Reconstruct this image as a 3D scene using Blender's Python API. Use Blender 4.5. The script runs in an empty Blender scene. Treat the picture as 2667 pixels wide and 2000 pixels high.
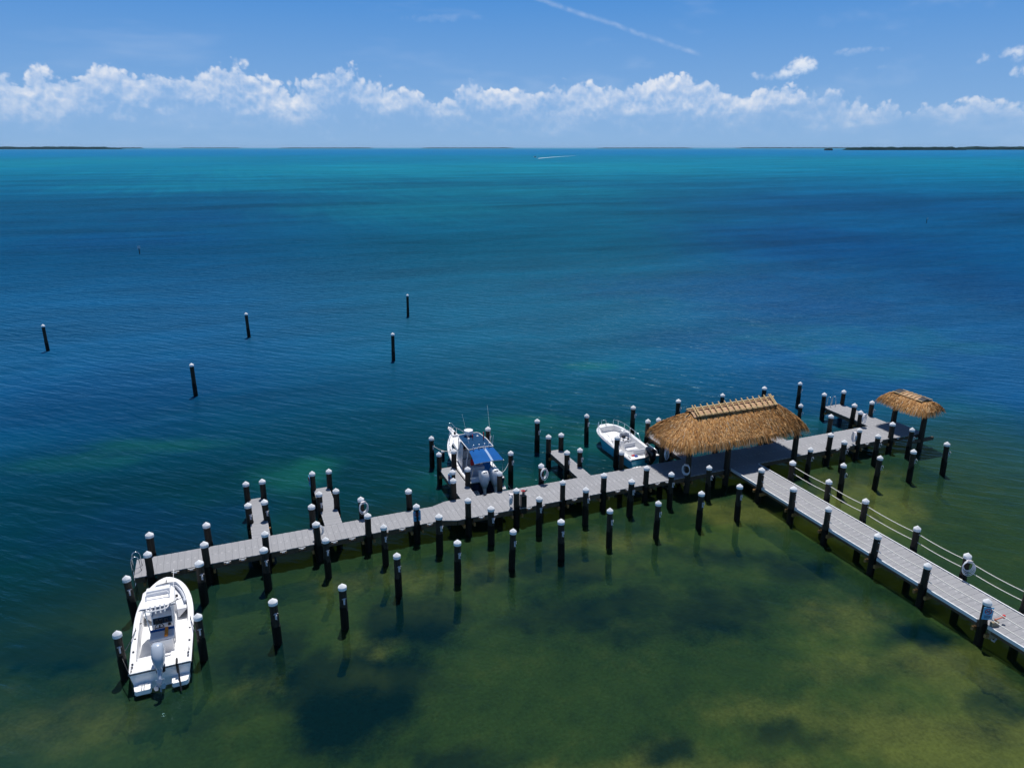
import bpy, math, random
import numpy as np
from mathutils import Vector, Matrix

# ------------------------------------------------------------------ scene, camera, sky, sun, exposure
scn = bpy.context.scene
col = scn.collection
HEAD = math.radians(21.8)            # camera heading, clockwise from +Y (the dock runs along +X)
PITCH = math.radians(17.96)
cd = bpy.data.cameras.new('camera')
cam = bpy.data.objects.new('camera', cd)
col.objects.link(cam)
cam.location = (0, 0, 20)
cam.rotation_euler = (math.pi / 2 - PITCH, 0, -HEAD)
cd.sensor_width = 36
cd.lens = 36 * 1900 / 2667
cd.clip_end = 80000
cd.clip_start = 0.5
scn.camera = cam

SUN = Vector((0.13, 0.30, 1)).normalized()
sl = bpy.data.lights.new('sun', 'SUN')
sl.energy = 4.8
sl.angle = math.radians(0.53)
sl.color = (1, 0.96, 0.9)
so = bpy.data.objects.new('sun', sl)
col.objects.link(so)
so.rotation_euler = SUN.to_track_quat('Z', 'Y').to_euler()
so.location = (0, 0, 60)

scn.view_settings.view_transform = 'Standard'
scn.view_settings.look = 'None'
scn.view_settings.exposure = 0.0
scn.view_settings.gamma = 1
scn.view_settings.use_curve_mapping = False


class NT:
    """small helper to write node trees as expressions"""
    def __init__(s, tree):
        s.t = tree
        s.n = tree.nodes
        s.l = tree.links

    def node(s, typ, **kw):
        n = s.n.new(typ)
        for k, v in kw.items():
            setattr(n, k, v)
        return n

    def put(s, sock, v):
        if v is None:
            return
        if isinstance(v, (int, float)):
            sock.default_value = v
        elif isinstance(v, (tuple, list)):
            if len(sock.default_value) == 4 and len(v) == 3:
                v = (*v, 1)
            sock.default_value = v
        else:
            s.l.new(v, sock)

    def m(s, op, a, b=None, c=None, clamp=False):
        n = s.node('ShaderNodeMath', operation=op, use_clamp=clamp)
        s.put(n.inputs[0], a)
        s.put(n.inputs[1], b)
        s.put(n.inputs[2], c)
        return n.outputs[0]

    def v(s, op, a, b=None, scale=None):
        n = s.node('ShaderNodeVectorMath', operation=op)
        s.put(n.inputs[0], a)
        s.put(n.inputs[1], b)
        if scale is not None:
            s.put(n.inputs['Scale'], scale)
        return n.outputs['Value'] if op in ('DOT_PRODUCT', 'LENGTH', 'DISTANCE') else n.outputs[0]

    def mr(s, x, a, b, c=0.0, d=1.0, kind='SMOOTHSTEP'):
        n = s.node('ShaderNodeMapRange', interpolation_type=kind)
        s.put(n.inputs[0], x)
        for i, q in enumerate((a, b, c, d)):
            s.put(n.inputs[1 + i], q)
        return n.outputs[0]

    def mix(s, f, a, b, mode='MIX'):
        n = s.node('ShaderNodeMix', data_type='RGBA', blend_type=mode)
        s.put(n.inputs[0], f)
        s.put(n.inputs[6], a)
        s.put(n.inputs[7], b)
        return n.outputs[2]

    def noise(s, vec, scale, detail=4, rough=0.5, dist=0.0):
        n = s.node('ShaderNodeTexNoise')
        s.put(n.inputs['Vector'], vec)
        s.put(n.inputs['Scale'], scale)
        s.put(n.inputs['Detail'], detail)
        s.put(n.inputs['Roughness'], rough)
        s.put(n.inputs['Distortion'], dist)
        return n.outputs[0]

    def mapping(s, vec, loc=(0, 0, 0), rot=(0, 0, 0), scale=(1, 1, 1)):
        n = s.node('ShaderNodeMapping')
        s.put(n.inputs[0], vec)
        n.inputs[1].default_value = loc
        n.inputs[2].default_value = rot
        n.inputs[3].default_value = scale
        return n.outputs[0]

    def comb(s, x, y, z):
        n = s.node('ShaderNodeCombineXYZ')
        s.put(n.inputs[0], x)
        s.put(n.inputs[1], y)
        s.put(n.inputs[2], z)
        return n.outputs[0]

    def sep(s, vec):
        n = s.node('ShaderNodeSeparateXYZ')
        s.put(n.inputs[0], vec)
        return n.outputs

    def ramp(s, x, stops, interp='LINEAR'):
        n = s.node('ShaderNodeValToRGB')
        n.color_ramp.interpolation = interp
        els = n.color_ramp.elements
        while len(els) < len(stops):
            els.new(0.5)
        for e, (p, c) in zip(els, stops):
            e.position = p
            e.color = (c, c, c, 1) if isinstance(c, (int, float)) else (*c, 1)
        s.put(n.inputs[0], x)
        return n.outputs[0]


# world: Nishita sky with a distant cumulus bank, stray cloudlets and a contrail
w = bpy.data.worlds.new('World')
scn.world = w
w.use_nodes = True
w.cycles.sampling_method = 'MANUAL'
w.cycles.sample_map_resolution = 256
w.node_tree.nodes.clear()
k = NT(w.node_tree)
sky = k.node('ShaderNodeTexSky', sky_type='NISHITA')
sky.sun_disc = False
sky.sun_elevation = math.asin(SUN.z)
sky.sun_rotation = math.atan2(SUN.x, SUN.y)
sky.altitude = 0
sky.air_density = 1.0
sky.dust_density = 0.0
sky.ozone_density = 2.5
tc = k.node('ShaderNodeTexCoord')
D = k.v('NORMALIZE', tc.outputs['Generated'])
xyz = k.sep(D)
FW = (math.sin(HEAD), math.cos(HEAD), 0)
RT = (math.cos(HEAD), -math.sin(HEAD), 0)
fr = k.v('DOT_PRODUCT', D, FW)
rr = k.v('DOT_PRODUCT', D, RT)
az = k.m('ARCTAN2', rr, fr)
el = k.m('ARCSINE', xyz[2])


def dir_px(x, y):                      # (azimuth, elevation) of a far direction
    a = math.atan((x * 1.2057 - 1333.5) / 1997)
    return a, (384 - y * 1.2057) / 2100 * math.cos(a)


skyc = k.mix(1.0, sky.outputs[0], (0.044, 0.05, 0.058), 'MULTIPLY')
hs = k.node('ShaderNodeHueSaturation')
hs.inputs['Saturation'].default_value = 1.15
k.put(hs.inputs['Color'], skyc)
skyc = hs.outputs[0]

tops = [(0, 168), (60, 178), (120, 160), (190, 176), (225, 148), (290, 146), (340, 146), (400, 162), (470, 158),
        (530, 150), (590, 164), (640, 186), (700, 172), (745, 158), (800, 192), (860, 192), (930, 214), (985, 196), (1015, 164),
        (1060, 186), (1110, 196), (1160, 205), (1220, 186), (1290, 184), (1400, 176), (1450, 172), (1510, 190), (1580, 208),
        (1650, 200), (1760, 210), (1830, 222), (2212, 205)]
st = []
for x, y in tops:
    a, e = dir_px(x, y)
    st.append((min(0.999, max(0, a / 1.25 + 0.5)), e / 0.15))
s_az = k.m('PINGPONG', k.m('MULTIPLY_ADD', az, 1 / 1.25, 0.5), 1.0)
n_w = k.noise(D, 30, 3, 0.5)
s_az2 = k.m('MULTIPLY_ADD', k.m('SUBTRACT', n_w, 0.5), 0.03, s_az)
top = k.m('MULTIPLY', k.ramp(s_az2, st, 'EASE'), 0.15)
Dp = D


def billow(vec):
    f1 = k.noise(vec, 26, 6, 0.58)
    f2 = k.noise(vec, 64, 2, 0.5)
    pf = k.m('ABSOLUTE', k.m('MULTIPLY_ADD', f2, 4.0, -2.0))
    return k.m('MULTIPLY_ADD', f1, 0.85, k.m('MULTIPLY', pf, 0.15))


b0 = billow(Dp)
b1 = billow(k.v('ADD', Dp, (-0.002, 0.0, 0.007)))
lump = k.noise(D, 9, 3, 0.5)
h = k.m('ADD', k.m('SUBTRACT', top, el), k.m('ADD', k.m('MULTIPLY', k.m('SUBTRACT', b0, 0.46), 0.07), k.m('MULTIPLY', k.m('SUBTRACT', lump, 0.46), 0.035)))
mtop = k.mr(h, 0.0, 0.008)
big = k.noise(k.mapping(D, scale=(1, 1, 2.2)), 15, 4, 0.55)
mbase = k.mr(k.m('MULTIPLY_ADD', k.m('SUBTRACT', big, 0.5), 0.06, el), 0.012, 0.06)
relief = k.m('MULTIPLY', k.m('SUBTRACT', b0, b1), 2.6)
lit = k.m('ADD', k.m('ADD', k.mr(h, 0.05, 0.0, 0.0, 0.55, 'LINEAR'), relief), k.m('MULTIPLY_ADD', k.m('SUBTRACT', big, 0.5), 1.5, 0.12))
lit = k.m('MULTIPLY', lit, 1.0, clamp=True)
ccol = k.mix(lit, (0.32, 0.51, 0.82), (0.78, 0.82, 0.9))
calpha = k.m('MULTIPLY', k.m('MULTIPLY', mtop, mbase), k.m('MULTIPLY_ADD', lit, 0.5, 0.42))
calpha = k.m('MULTIPLY', calpha, k.mr(az, 0.2, 0.5, 1.0, 0.72))
# the pale lower sky of a humid day
sky1 = k.mix(k.mr(el, 0.18, 0.42, 0.95, 0.0), skyc, k.mix(k.mr(el, 0.0, 0.2, 0.0, 1.0, 'LINEAR'), (0.27, 0.47, 0.76), (0.055, 0.26, 0.68)))
sky2 = k.mix(calpha, sky1, ccol)
# thin high wisps everywhere
wis = k.noise(k.mapping(D, rot=(0, 0, 0.5), scale=(1.0, 3.5, 6)), 3.2, 4, 0.6)
wa = k.m('MULTIPLY', k.mr(wis, 0.52, 0.78), k.mr(el, 0.1, 0.6, 0.15, 0.6))
sky3 = k.mix(wa, sky2, (0.66, 0.76, 0.92))
# stray cloudlets
for (x, y, rx, ry, a0) in ((1705, 150, 62, 30, 0.9), (1655, 168, 90, 20, 0.5), (2143, 126, 70, 30, 0.8), (2205, 158, 60, 28, 0.75),
                           (535, 150, 36, 26, 0.55), (725, 2, 90, 10, 0.5), (960, 55, 110, 14, 0.10), (1840, 118, 100, 12, 0.2), (1890, 150, 70, 10, 0.18)):
    a, e = dir_px(x, y)
    da = k.m('DIVIDE', k.m('SUBTRACT', az, a), rx * 1.2057 / 2050)
    de = k.m('DIVIDE', k.m('SUBTRACT', el, e), ry * 1.2057 / 2100)
    de = k.m('MULTIPLY_ADD', da, -0.25, de)
    r2 = k.m('ADD', k.m('MULTIPLY', da, da), k.m('MULTIPLY', de, de))
    q = k.m('SUBTRACT', k.m('MULTIPLY_ADD', b0, 3.2, -1.15), r2)
    sky3 = k.mix(k.m('MULTIPLY', k.mr(q, 0.0, 0.7), a0), sky3, k.mix(k.mr(de, -0.9, 0.5), (0.42, 0.6, 0.86), (0.88, 0.9, 0.94)))
# contrail
p1, p2 = dir_px(1085, -5), dir_px(1490, 124)
dv = [Vector((math.cos(e) * (math.sin(a) * RT[0] + math.cos(a) * FW[0]), math.cos(e) * (math.sin(a) * RT[1] + math.cos(a) * FW[1]), math.sin(e))) for a, e in (p1, p2)]
nn = dv[0].cross(dv[1]).normalized()
off = k.m('ABSOLUTE', k.m('ADD', k.v('DOT_PRODUCT', D, tuple(nn)), k.m('MULTIPLY', k.m('SUBTRACT', n_w, 0.5), 0.004)))
ct = k.m('MULTIPLY', k.mr(off, 0.0, 0.0042, 1, 0), k.mr(az, p2[0] + 0.012, p2[0] - 0.01))
ct = k.m('MULTIPLY', ct, k.mr(k.noise(D, 90, 4), 0.25, 0.75, 0.04, 0.24))
sky3 = k.mix(ct, sky3, (0.8, 0.86, 0.95))
bg = k.node('ShaderNodeBackground')
k.put(bg.inputs[0], sky3)
bg.inputs[1].default_value = 1.0
wo = k.node('ShaderNodeOutputWorld')
k.l.new(bg.outputs[0], wo.inputs[0])

# ------------------------------------------------------------------ helpers: materials
MATS = {}


def mat(name, color, rough=0.6, metal=0.0, spec=0.5, var=0.0, nscale=8, bump=0.0, bscale=30, emis=None, alpha=None, orand=0.0):
    m = bpy.data.materials.new(name)
    m.use_nodes = True
    q = NT(m.node_tree)
    p = q.n['Principled BSDF']
    p.inputs['Roughness'].default_value = rough
    p.inputs['Metallic'].default_value = metal
    p.inputs['Specular IOR Level'].default_value = spec
    c = (*color, 1)
    tcn = q.node('ShaderNodeTexCoord').outputs['Object']
    if var or orand:
        f = 1.0
        if var:
            f = q.mr(q.noise(tcn, nscale, 5, 0.6), 0.3, 0.7, 1 - var, 1 + var, 'LINEAR')
        if orand:
            oi = q.node('ShaderNodeObjectInfo').outputs['Random']
            f = q.m('MULTIPLY', f, q.m('MULTIPLY_ADD', oi, 2 * orand, 1 - orand))
        v = q.v('SCALE', color, None, f)
        q.l.new(v, p.inputs['Base Color'])
    else:
        p.inputs['Base Color'].default_value = c
    if bump:
        b = q.node('ShaderNodeBump')
        b.inputs['Strength'].default_value = bump
        b.inputs['Distance'].default_value = 0.02
        q.l.new(q.noise(tcn, bscale, 4, 0.6), b.inputs['Height'])
        q.l.new(b.outputs[0], p.inputs['Normal'])
    if alpha is not None:
        p.inputs['Alpha'].default_value = alpha
    MATS[name] = m
    return m


mat('gelcoat', (0.84, 0.84, 0.85), 0.28, var=0.04, nscale=1.5)
mat('nonskid', (0.8, 0.8, 0.8), 0.7, var=0.06, nscale=4)
mat('vinyl', (0.5, 0.53, 0.6), 0.55, var=0.08, nscale=5)
mat('vinyl_white', (0.72, 0.73, 0.76), 0.5, var=0.05, nscale=5)
mat('canvas_navy', (0.006, 0.045, 0.12), 0.8, spec=0.1, var=0.15, nscale=3, bump=0.2)
mat('canvas_blue', (0.005, 0.085, 0.3), 0.75, spec=0.1, var=0.12, nscale=2, bump=0.2)
mat('canvas_pale', (0.25, 0.36, 0.55), 0.75, var=0.1)
mat('hull_blue', (0.06, 0.42, 0.62), 0.22, var=0.05, nscale=1)
mat('hull_navy', (0.006, 0.02, 0.06), 0.22)
mat('steel', (0.72, 0.73, 0.75), 0.25, metal=0.9)
mat('white_metal', (0.75, 0.75, 0.76), 0.4)
mat('black', (0.012, 0.012, 0.014), 0.35)
mat('cowl_black', (0.01, 0.011, 0.016), 0.12)
mat('cowl_silver', (0.4, 0.46, 0.55), 0.25, var=0.05, nscale=2)
mat('cowl_white', (0.74, 0.76, 0.79), 0.25, var=0.04, nscale=2)
mat('dark_metal', (0.06, 0.07, 0.08), 0.4, metal=0.6)
mat('prop_metal', (0.35, 0.4, 0.45), 0.3, metal=0.8)
mat('smoke_glass', (0.015, 0.03, 0.05), 0.08)
mat('clear_curtain', (0.55, 0.58, 0.66), 0.25)
mat('red', (0.5, 0.015, 0.02), 0.6)
mat('blue_fabric', (0.02, 0.07, 0.4), 0.7)
mat('orange', (0.6, 0.2, 0.01), 0.8, var=0.2)
mat('rope', (0.72, 0.7, 0.66), 0.85)
mat('hose', (0.75, 0.77, 0.82), 0.45)
mat('cap_plastic', (0.9, 0.9, 0.9), 0.45, var=0.07, nscale=6, orand=0.05)
mat('galvanised', (0.66, 0.62, 0.64), 0.45)
mat('brown_timber', (0.1, 0.068, 0.042), 0.85, var=0.35, nscale=6, bump=0.3)
mat('tan_timber', (0.3, 0.16, 0.05), 0.8, var=0.25, nscale=8)
mat('bamboo', (0.6, 0.42, 0.2), 0.55, var=0.25, nscale=5)
mat('tarp', (0.012, 0.013, 0.02), 0.7, bump=0.4)
mat('sign_shade_blue', (0.12, 0.42, 0.68), 0.5)  # white notice plate, the blue of the shade put into its colour
mat('sign_red', (0.5, 0.02, 0.03), 0.5)
mat('board_tan', (0.3, 0.25, 0.17), 0.8, var=0.1)
mat('copper', (0.5, 0.16, 0.1), 0.45)
mat('white_trim', (0.74, 0.75, 0.77), 0.6, var=0.06)
mat('mangrove', (0.003, 0.018, 0.014), 0.95, spec=0.0, var=0.4, nscale=0.03)
mat('foam', (0.8, 0.84, 0.86), 0.9)


def deck_material():
    m = bpy.data.materials.new('deck_panel')
    m.use_nodes = True
    q = NT(m.node_tree)
    p = q.n['Principled BSDF']
    t = q.node('ShaderNodeTexCoord')
    oc = t.outputs['Object']
    o = q.sep(oc)
    g = q.sep(t.outputs['Generated'])
    br = q.node('ShaderNodeTexBrick')
    q.put(br.inputs['Vector'], oc)
    br.inputs['Scale'].default_value = 1
    br.inputs['Brick Width'].default_value = 0.075
    br.inputs['Row Height'].default_value = 0.034
    br.inputs['Mortar Size'].default_value = 0.011
    br.inputs['Color1'].default_value = (0.17, 0.17, 0.185, 1)
    br.inputs['Color2'].default_value = (0.19, 0.19, 0.205, 1)
    br.inputs['Mortar'].default_value = (0.285, 0.29, 0.31, 1)
    br.inputs['Mortar Smooth'].default_value = 0.1
    # slots stop short of the rim of each moulded panel
    rim = q.m('MAXIMUM', q.m('GREATER_THAN', q.m('ABSOLUTE', q.m('SUBTRACT', g[1], 0.5)), 0.455),
              q.m('GREATER_THAN', q.m('ABSOLUTE', q.m('SUBTRACT', g[0], 0.5)), 0.43))
    c = q.mix(rim, br.outputs[0], (0.265, 0.27, 0.29))
    # paler clip at the middle of each panel end
    clip = q.m('MULTIPLY', q.m('GREATER_THAN', q.m('ABSOLUTE', q.m('SUBTRACT', g[1], 0.5)), 0.44),
               q.m('LESS_THAN', q.m('ABSOLUTE', q.m('SUBTRACT', g[0], 0.5)), 0.16))
    c = q.mix(clip, c, (0.36, 0.36, 0.38))
    oi = q.node('ShaderNodeObjectInfo')
    dirt = q.noise(q.v('ADD', oc, oi.outputs['Location']), 1.3, 5, 0.6)
    f = q.m('MULTIPLY', q.mr(dirt, 0.3, 0.7, 0.94, 1.04, 'LINEAR'), q.m('MULTIPLY_ADD', oi.outputs['Random'], 0.08, 0.96))
    q.l.new(q.v('SCALE', c, None, f), p.inputs['Base Color'])
    p.inputs['Roughness'].default_value = 0.75
    MATS['deck'] = m


deck_material()


def pile_materials():
    m = bpy.data.materials.new('pile_timber')
    m.use_nodes = True
    q = NT(m.node_tree)
    p = q.n['Principled BSDF']
    t = q.node('ShaderNodeTexCoord').outputs['Object']
    oi = q.node('ShaderNodeObjectInfo').outputs['Random']
    n1 = q.noise(q.mapping(t, scale=(9, 9, 0.8)), 2.2, 5, 0.65)
    c = q.mix(q.mr(n1, 0.3, 0.72), (0.010, 0.008, 0.005), (0.052, 0.038, 0.023))
    c = q.v('SCALE', c, None, q.m('MULTIPLY_ADD', oi, 0.7, 0.65))
    q.l.new(c, p.inputs['Base Color'])
    p.inputs['Roughness'].default_value = 0.85
    b = q.node('ShaderNodeBump')
    b.inputs['Strength'].default_value = 0.5
    b.inputs['Distance'].default_value = 0.02
    q.l.new(n1, b.inputs['Height'])
    q.l.new(b.outputs[0], p.inputs['Normal'])
    MATS['pile'] = m
    m = bpy.data.materials.new('pile_wrap')
    m.use_nodes = True
    q = NT(m.node_tree)
    p = q.n['Principled BSDF']
    t = q.node('ShaderNodeTexCoord').outputs['Object']
    z = q.sep(t)[2]
    n1 = q.noise(q.mapping(t, scale=(4, 4, 1.5)), 3, 4, 0.6)
    alg = q.mr(q.m('ADD', z, q.m('MULTIPLY', n1, 0.35)), 0.08, -0.12)
    c = q.mix(alg, q.mix(n1, (0.003, 0.003, 0.0035), (0.01, 0.009, 0.008)), q.mix(n1, (0.05, 0.045, 0.008), (0.16, 0.12, 0.015)))
    q.l.new(c, p.inputs['Base Color'])
    p.inputs['Roughness'].default_value = 0.5
    p.inputs['Specular IOR Level'].default_value = 0.2
    MATS['wrap'] = m


pile_materials()


def thatch_material():
    m = bpy.data.materials.new('thatch')
    m.use_nodes = True
    q = NT(m.node_tree)
    p = q.n['Principled BSDF']
    a = q.node('ShaderNodeAttribute', attribute_name='tone')
    q.l.new(a.outputs['Color'], p.inputs['Base Color'])
    p.inputs['Roughness'].default_value = 0.75
    p.inputs['Specular IOR Level'].default_value = 0.25
    MATS['thatch'] = m
    mat('thatch_core', (0.22, 0.12, 0.05), 0.9, var=0.4, nscale=10, bump=0.5)


thatch_material()


# ------------------------------------------------------------------ helpers: meshes and objects
class MB:
    def __init__(s):
        s.v = []
        s.f = []
        s.mi = []

    def add(s, vs, fs, mi=0):
        o = len(s.v)
        s.v += [tuple(q) for q in vs]
        s.f += [tuple(i + o for i in f) for f in fs]
        s.mi += [mi] * len(fs)

    def box(s, x0, x1, y0, y1, z0, z1, mi=0, bev=0.0):
        if bev:
            b = bev
            vs = []
            for z, e in ((z0, 0), (z1 - b, 0), (z1, b)):
                vs += [(x0 + e, y0 + e, z), (x1 - e, y0 + e, z), (x1 - e, y1 - e, z), (x0 + e, y1 - e, z)]
            fs = [(3, 2, 1, 0), (8, 9, 10, 11)]
            for r in (0, 4):
                for i in range(4):
                    j = (i + 1) % 4
                    fs.append((r + i, r + j, r + 4 + j, r + 4 + i))
            s.add(vs, fs, mi)
            return
        vs = [(x0, y0, z0), (x1, y0, z0), (x1, y1, z0), (x0, y1, z0), (x0, y0, z1), (x1, y0, z1), (x1, y1, z1), (x0, y1, z1)]
        s.add(vs, [(3, 2, 1, 0), (4, 5, 6, 7), (0, 1, 5, 4), (1, 2, 6, 5), (2, 3, 7, 6), (3, 0, 4, 7)], mi)

    def prism(s, pts, z0, z1, mi=0, inset=0.0):
        n = len(pts)
        cx = sum(p[0] for p in pts) / n
        cy = sum(p[1] for p in pts) / n
        vs = [(x, y, z0) for x, y in pts] + [(cx + (x - cx) * (1 - inset), cy + (y - cy) * (1 - inset), z1) for x, y in pts]
        fs = [tuple(range(n - 1, -1, -1)), tuple(range(n, 2 * n))]
        fs += [(i, (i + 1) % n, n + (i + 1) % n, n + i) for i in range(n)]
        s.add(vs, fs, mi)

    def cyl(s, a, b, r0, r1=None, n=10, mi=0, caps=True):
        r1 = r0 if r1 is None else r1
        a = Vector(a)
        b = Vector(b)
        d = (b - a).normalized()
        u = d.orthogonal().normalized()
        t = d.cross(u)
        vs = []
        for c, r in ((a, r0), (b, r1)):
            for i in range(n):
                th = 2 * math.pi * i / n
                vs.append(c + (u * math.cos(th) + t * math.sin(th)) * r)
        fs = [(i, (i + 1) % n, n + (i + 1) % n, n + i) for i in range(n)]
        if caps:
            fs += [tuple(range(n - 1, -1, -1)), tuple(range(n, 2 * n))]
        s.add(vs, fs, mi)

    def tube(s, pts, r, n=6, mi=0, closed=False):
        pts = [Vector(p) for p in pts]
        N = len(pts)
        vs = []
        up = None
        for i, p in enumerate(pts):
            if closed:
                d = pts[(i + 1) % N] - pts[i - 1]
            else:
                d = pts[min(i + 1, N - 1)] - pts[max(i - 1, 0)]
            d.normalize()
            if up is None:
                up = d.orthogonal().normalized()
            up = (up - d * up.dot(d)).normalized()
            t = d.cross(up)
            for j in range(n):
                th = 2 * math.pi * j / n
                vs.append(p + (up * math.cos(th) + t * math.sin(th)) * r)
        fs = []
        for i in range(N if closed else N - 1):
            i2 = (i + 1) % N
            for j in range(n):
                j2 = (j + 1) % n
                fs.append((i * n + j, i * n + j2, i2 * n + j2, i2 * n + j))
        if not closed:
            fs += [tuple(range(n - 1, -1, -1)), tuple(range((N - 1) * n, N * n))]
        s.add(vs, fs, mi)

    def lathe(s, prof, n=12, c=(0, 0), mi=0):
        vs = []
        for r, z in prof:
            for i in range(n):
                th = 2 * math.pi * i / n
                vs.append((c[0] + r * math.cos(th), c[1] + r * math.sin(th), z))
        fs = []
        for q in range(len(prof) - 1):
            for i in range(n):
                j = (i + 1) % n
                fs.append((q * n + i, q * n + j, (q + 1) * n + j, (q + 1) * n + i))
        fs += [tuple(range(n - 1, -1, -1)), tuple(range((len(prof) - 1) * n, len(prof) * n))]
        s.add(vs, fs, mi)

    def loft(s, rows, mi=0, close=False, capA=False, capB=False):
        n = len(rows[0])
        vs = [p for r in rows for p in r]
        fs = []
        for i in range(len(rows) - 1):
            for j in range(n if close else n - 1):
                j2 = (j + 1) % n
                fs.append((i * n + j, i * n + j2, (i + 1) * n + j2, (i + 1) * n + j))
        if capA:
            fs.append(tuple(range(n - 1, -1, -1)))
        if capB:
            fs.append(tuple(range((len(rows) - 1) * n, len(rows) * n)))
        s.add(vs, fs, mi)

    def xf(s, M, start=0):
        for i in range(start, len(s.v)):
            s.v[i] = tuple(M @ Vector(s.v[i]))
        return s

    def mesh(s, name, mats, smooth=False):
        me = bpy.data.meshes.new(name)
        me.from_pydata(s.v, [], s.f)
        for m in (mats if isinstance(mats, (list, tuple)) else [mats]):
            me.materials.append(MATS[m])
        if isinstance(mats, (list, tuple)):
            me.polygons.foreach_set('material_index', s.mi)
        if smooth:
            me.polygons.foreach_set('use_smooth', [True] * len(me.polygons))
            if smooth != 'all':
                try:
                    me.set_sharp_from_angle(angle=math.radians(40))
                except Exception:
                    pass
        me.update()
        return me

    def build(s, name, mats, parent=None, loc=None, smooth=False):
        return obj(name, s.mesh(name, mats, smooth), parent, loc)


def obj(name, me, parent=None, loc=None, rz=0.0):
    o = bpy.data.objects.new(name, me)
    col.objects.link(o)
    if parent is not None:
        o.parent = parent
    if loc is not None:
        o.location = loc
    if rz:
        o.rotation_euler.z = rz
    return o


def thing(name, label, cat, loc=(0, 0, 0), rz=0.0, group=None):
    o = bpy.data.objects.new(name, None)
    o.empty_display_size = 0.3
    col.objects.link(o)
    o.location = loc
    o.rotation_euler.z = rz
    return tag(o, label, cat, group)


def tag(o, label, cat, group=None):
    o['label'] = label
    o['category'] = cat
    if group:
        o['group'] = group
    return o


def structure(o):
    o['kind'] = 'structure'
    return o


random.seed(7)
rng = np.random.default_rng(5)


def vnoise(x, y, seed=0):
    """smooth 2-D value noise, numpy"""
    xi = np.floor(x).astype(np.int64)
    yi = np.floor(y).astype(np.int64)
    fx = x - xi
    fy = y - yi
    fx = fx * fx * (3 - 2 * fx)
    fy = fy * fy * (3 - 2 * fy)

    def hsh(a, b):
        v = np.sin(a * 127.1 + b * 311.7 + seed * 74.7) * 43758.5453
        return v - np.floor(v)
    return (hsh(xi, yi) * (1 - fx) + hsh(xi + 1, yi) * fx) * (1 - fy) + (hsh(xi, yi + 1) * (1 - fx) + hsh(xi + 1, yi + 1) * fx) * fy


def fbm(x, y, seed=0, o=4):
    r = 0
    a = 0.5
    for i in range(o):
        r = r + a * vnoise(x * 2 ** i, y * 2 ** i, seed + i)
        a *= 0.5
    return r


def sstep(x, a, b):
    t = np.clip((x - a) / (b - a), 0, 1)
    return t * t * (3 - 2 * t)


CH, SH = math.cos(HEAD), math.sin(HEAD)


def blobs(X, Y, lst, warp=0.0, seed=3):
    """sum of soft patches lying across the line of sight of the shore"""
    wx = (fbm(X * 0.35, Y * 0.35, seed) - 0.47) * warp
    wy = (fbm(X * 0.35, Y * 0.35, seed + 9) - 0.47) * warp
    r = np.zeros_like(X)
    for (a, b, ra, rb, *g) in lst:
        dx = X + wx * ra - a
        dy = Y + wy * rb - b
        u = (dx * CH - dy * SH) / ra
        v = (dx * SH + dy * CH) / rb
        d2 = u * u + v * v
        r = np.maximum(r, (g[0] if g else 1.0) * (1 - sstep(np.sqrt(d2), 0.35, 1.35)))
    return r


# ------------------------------------------------------------------ sea floor and water
DARK = [(7.1, 27.6, 2.6, 2.0), (2.1, 23.4, 3.6, 3.4), (-7.8, 31.1, 3.4, 1.3), (19.1, 22.4, 3.0, 1.8, .5), (16.7, 15.8, 1.5, .6, .8), (12.4, 16.9, 1.3, .7, .7),
        (13.8, 28.7, 3.4, 1.5, .6), (29.5, 21.9, 2.4, 1.5, .9), (26.4, 17.8, 1.5, 1.0, .7), (5.8, 19.1, 2.2, .7, .8), (-0.3, 27.8, 1.9, 1.9, .5),
        (24.8, 14.1, 1.3, 1.0, .6), (14.5, 24.5, 4.0, 2.0, .45), (21.5, 26.5, 3.0, 1.3, .5), (24.6, 24.4, 2.2, 1.5, .7)]
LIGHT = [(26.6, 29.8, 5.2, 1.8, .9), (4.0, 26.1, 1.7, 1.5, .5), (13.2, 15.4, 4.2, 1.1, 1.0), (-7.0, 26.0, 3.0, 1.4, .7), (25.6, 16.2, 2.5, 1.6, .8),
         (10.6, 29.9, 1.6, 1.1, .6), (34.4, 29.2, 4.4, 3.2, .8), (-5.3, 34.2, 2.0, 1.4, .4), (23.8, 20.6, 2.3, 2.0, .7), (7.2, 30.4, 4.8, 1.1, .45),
         (19.2, 16.2, 5.0, 1.2, .6), (-0.6, 25.6, 1.6, 1.1, .4), (18.0, 30.2, 3.0, 1.0, .7), (22.3, 17.6, 3, 1.0, .6), (23.5, 12.8, 4.0, 2.2, 1.3), (20.5, 14.0, 3.0, .8, .9), (9.5, 17.2, 2.6, .8, .7)]  # sandy patches; those at lower right paint in a milky sky reflection
GREEN = [(3.3, 45.2, 2.9, 3.0, 1.0), (-5.8, 53.4, 5.0, 1.6, .8), (19.5, 47.0, 4.5, 2.6, .75), (31.8, 59.8, 3.0, 1.7, .6), (64.0, 59.4, 13.5, 5.0, .5), (70, 52, 9, 3, .5), (60, 66, 7, 2.2, .35),
         (52.5, 36.5, 6.3, 5.5, .85), (25.7, 42.5, 6.5, 3.2, .8), (-10.8, 52.4, 4.2, 1.8, .6), (57.1, 49.5, 6.6, 4.6, .8), (14, 39.5, 6, 2.2, .5), (37, 41, 5, 3, .7), (46, 30, 9, 8, .8), (40, 22, 8, 6, .7), (1.5, 38, 2.2, 2, .3)]
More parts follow.
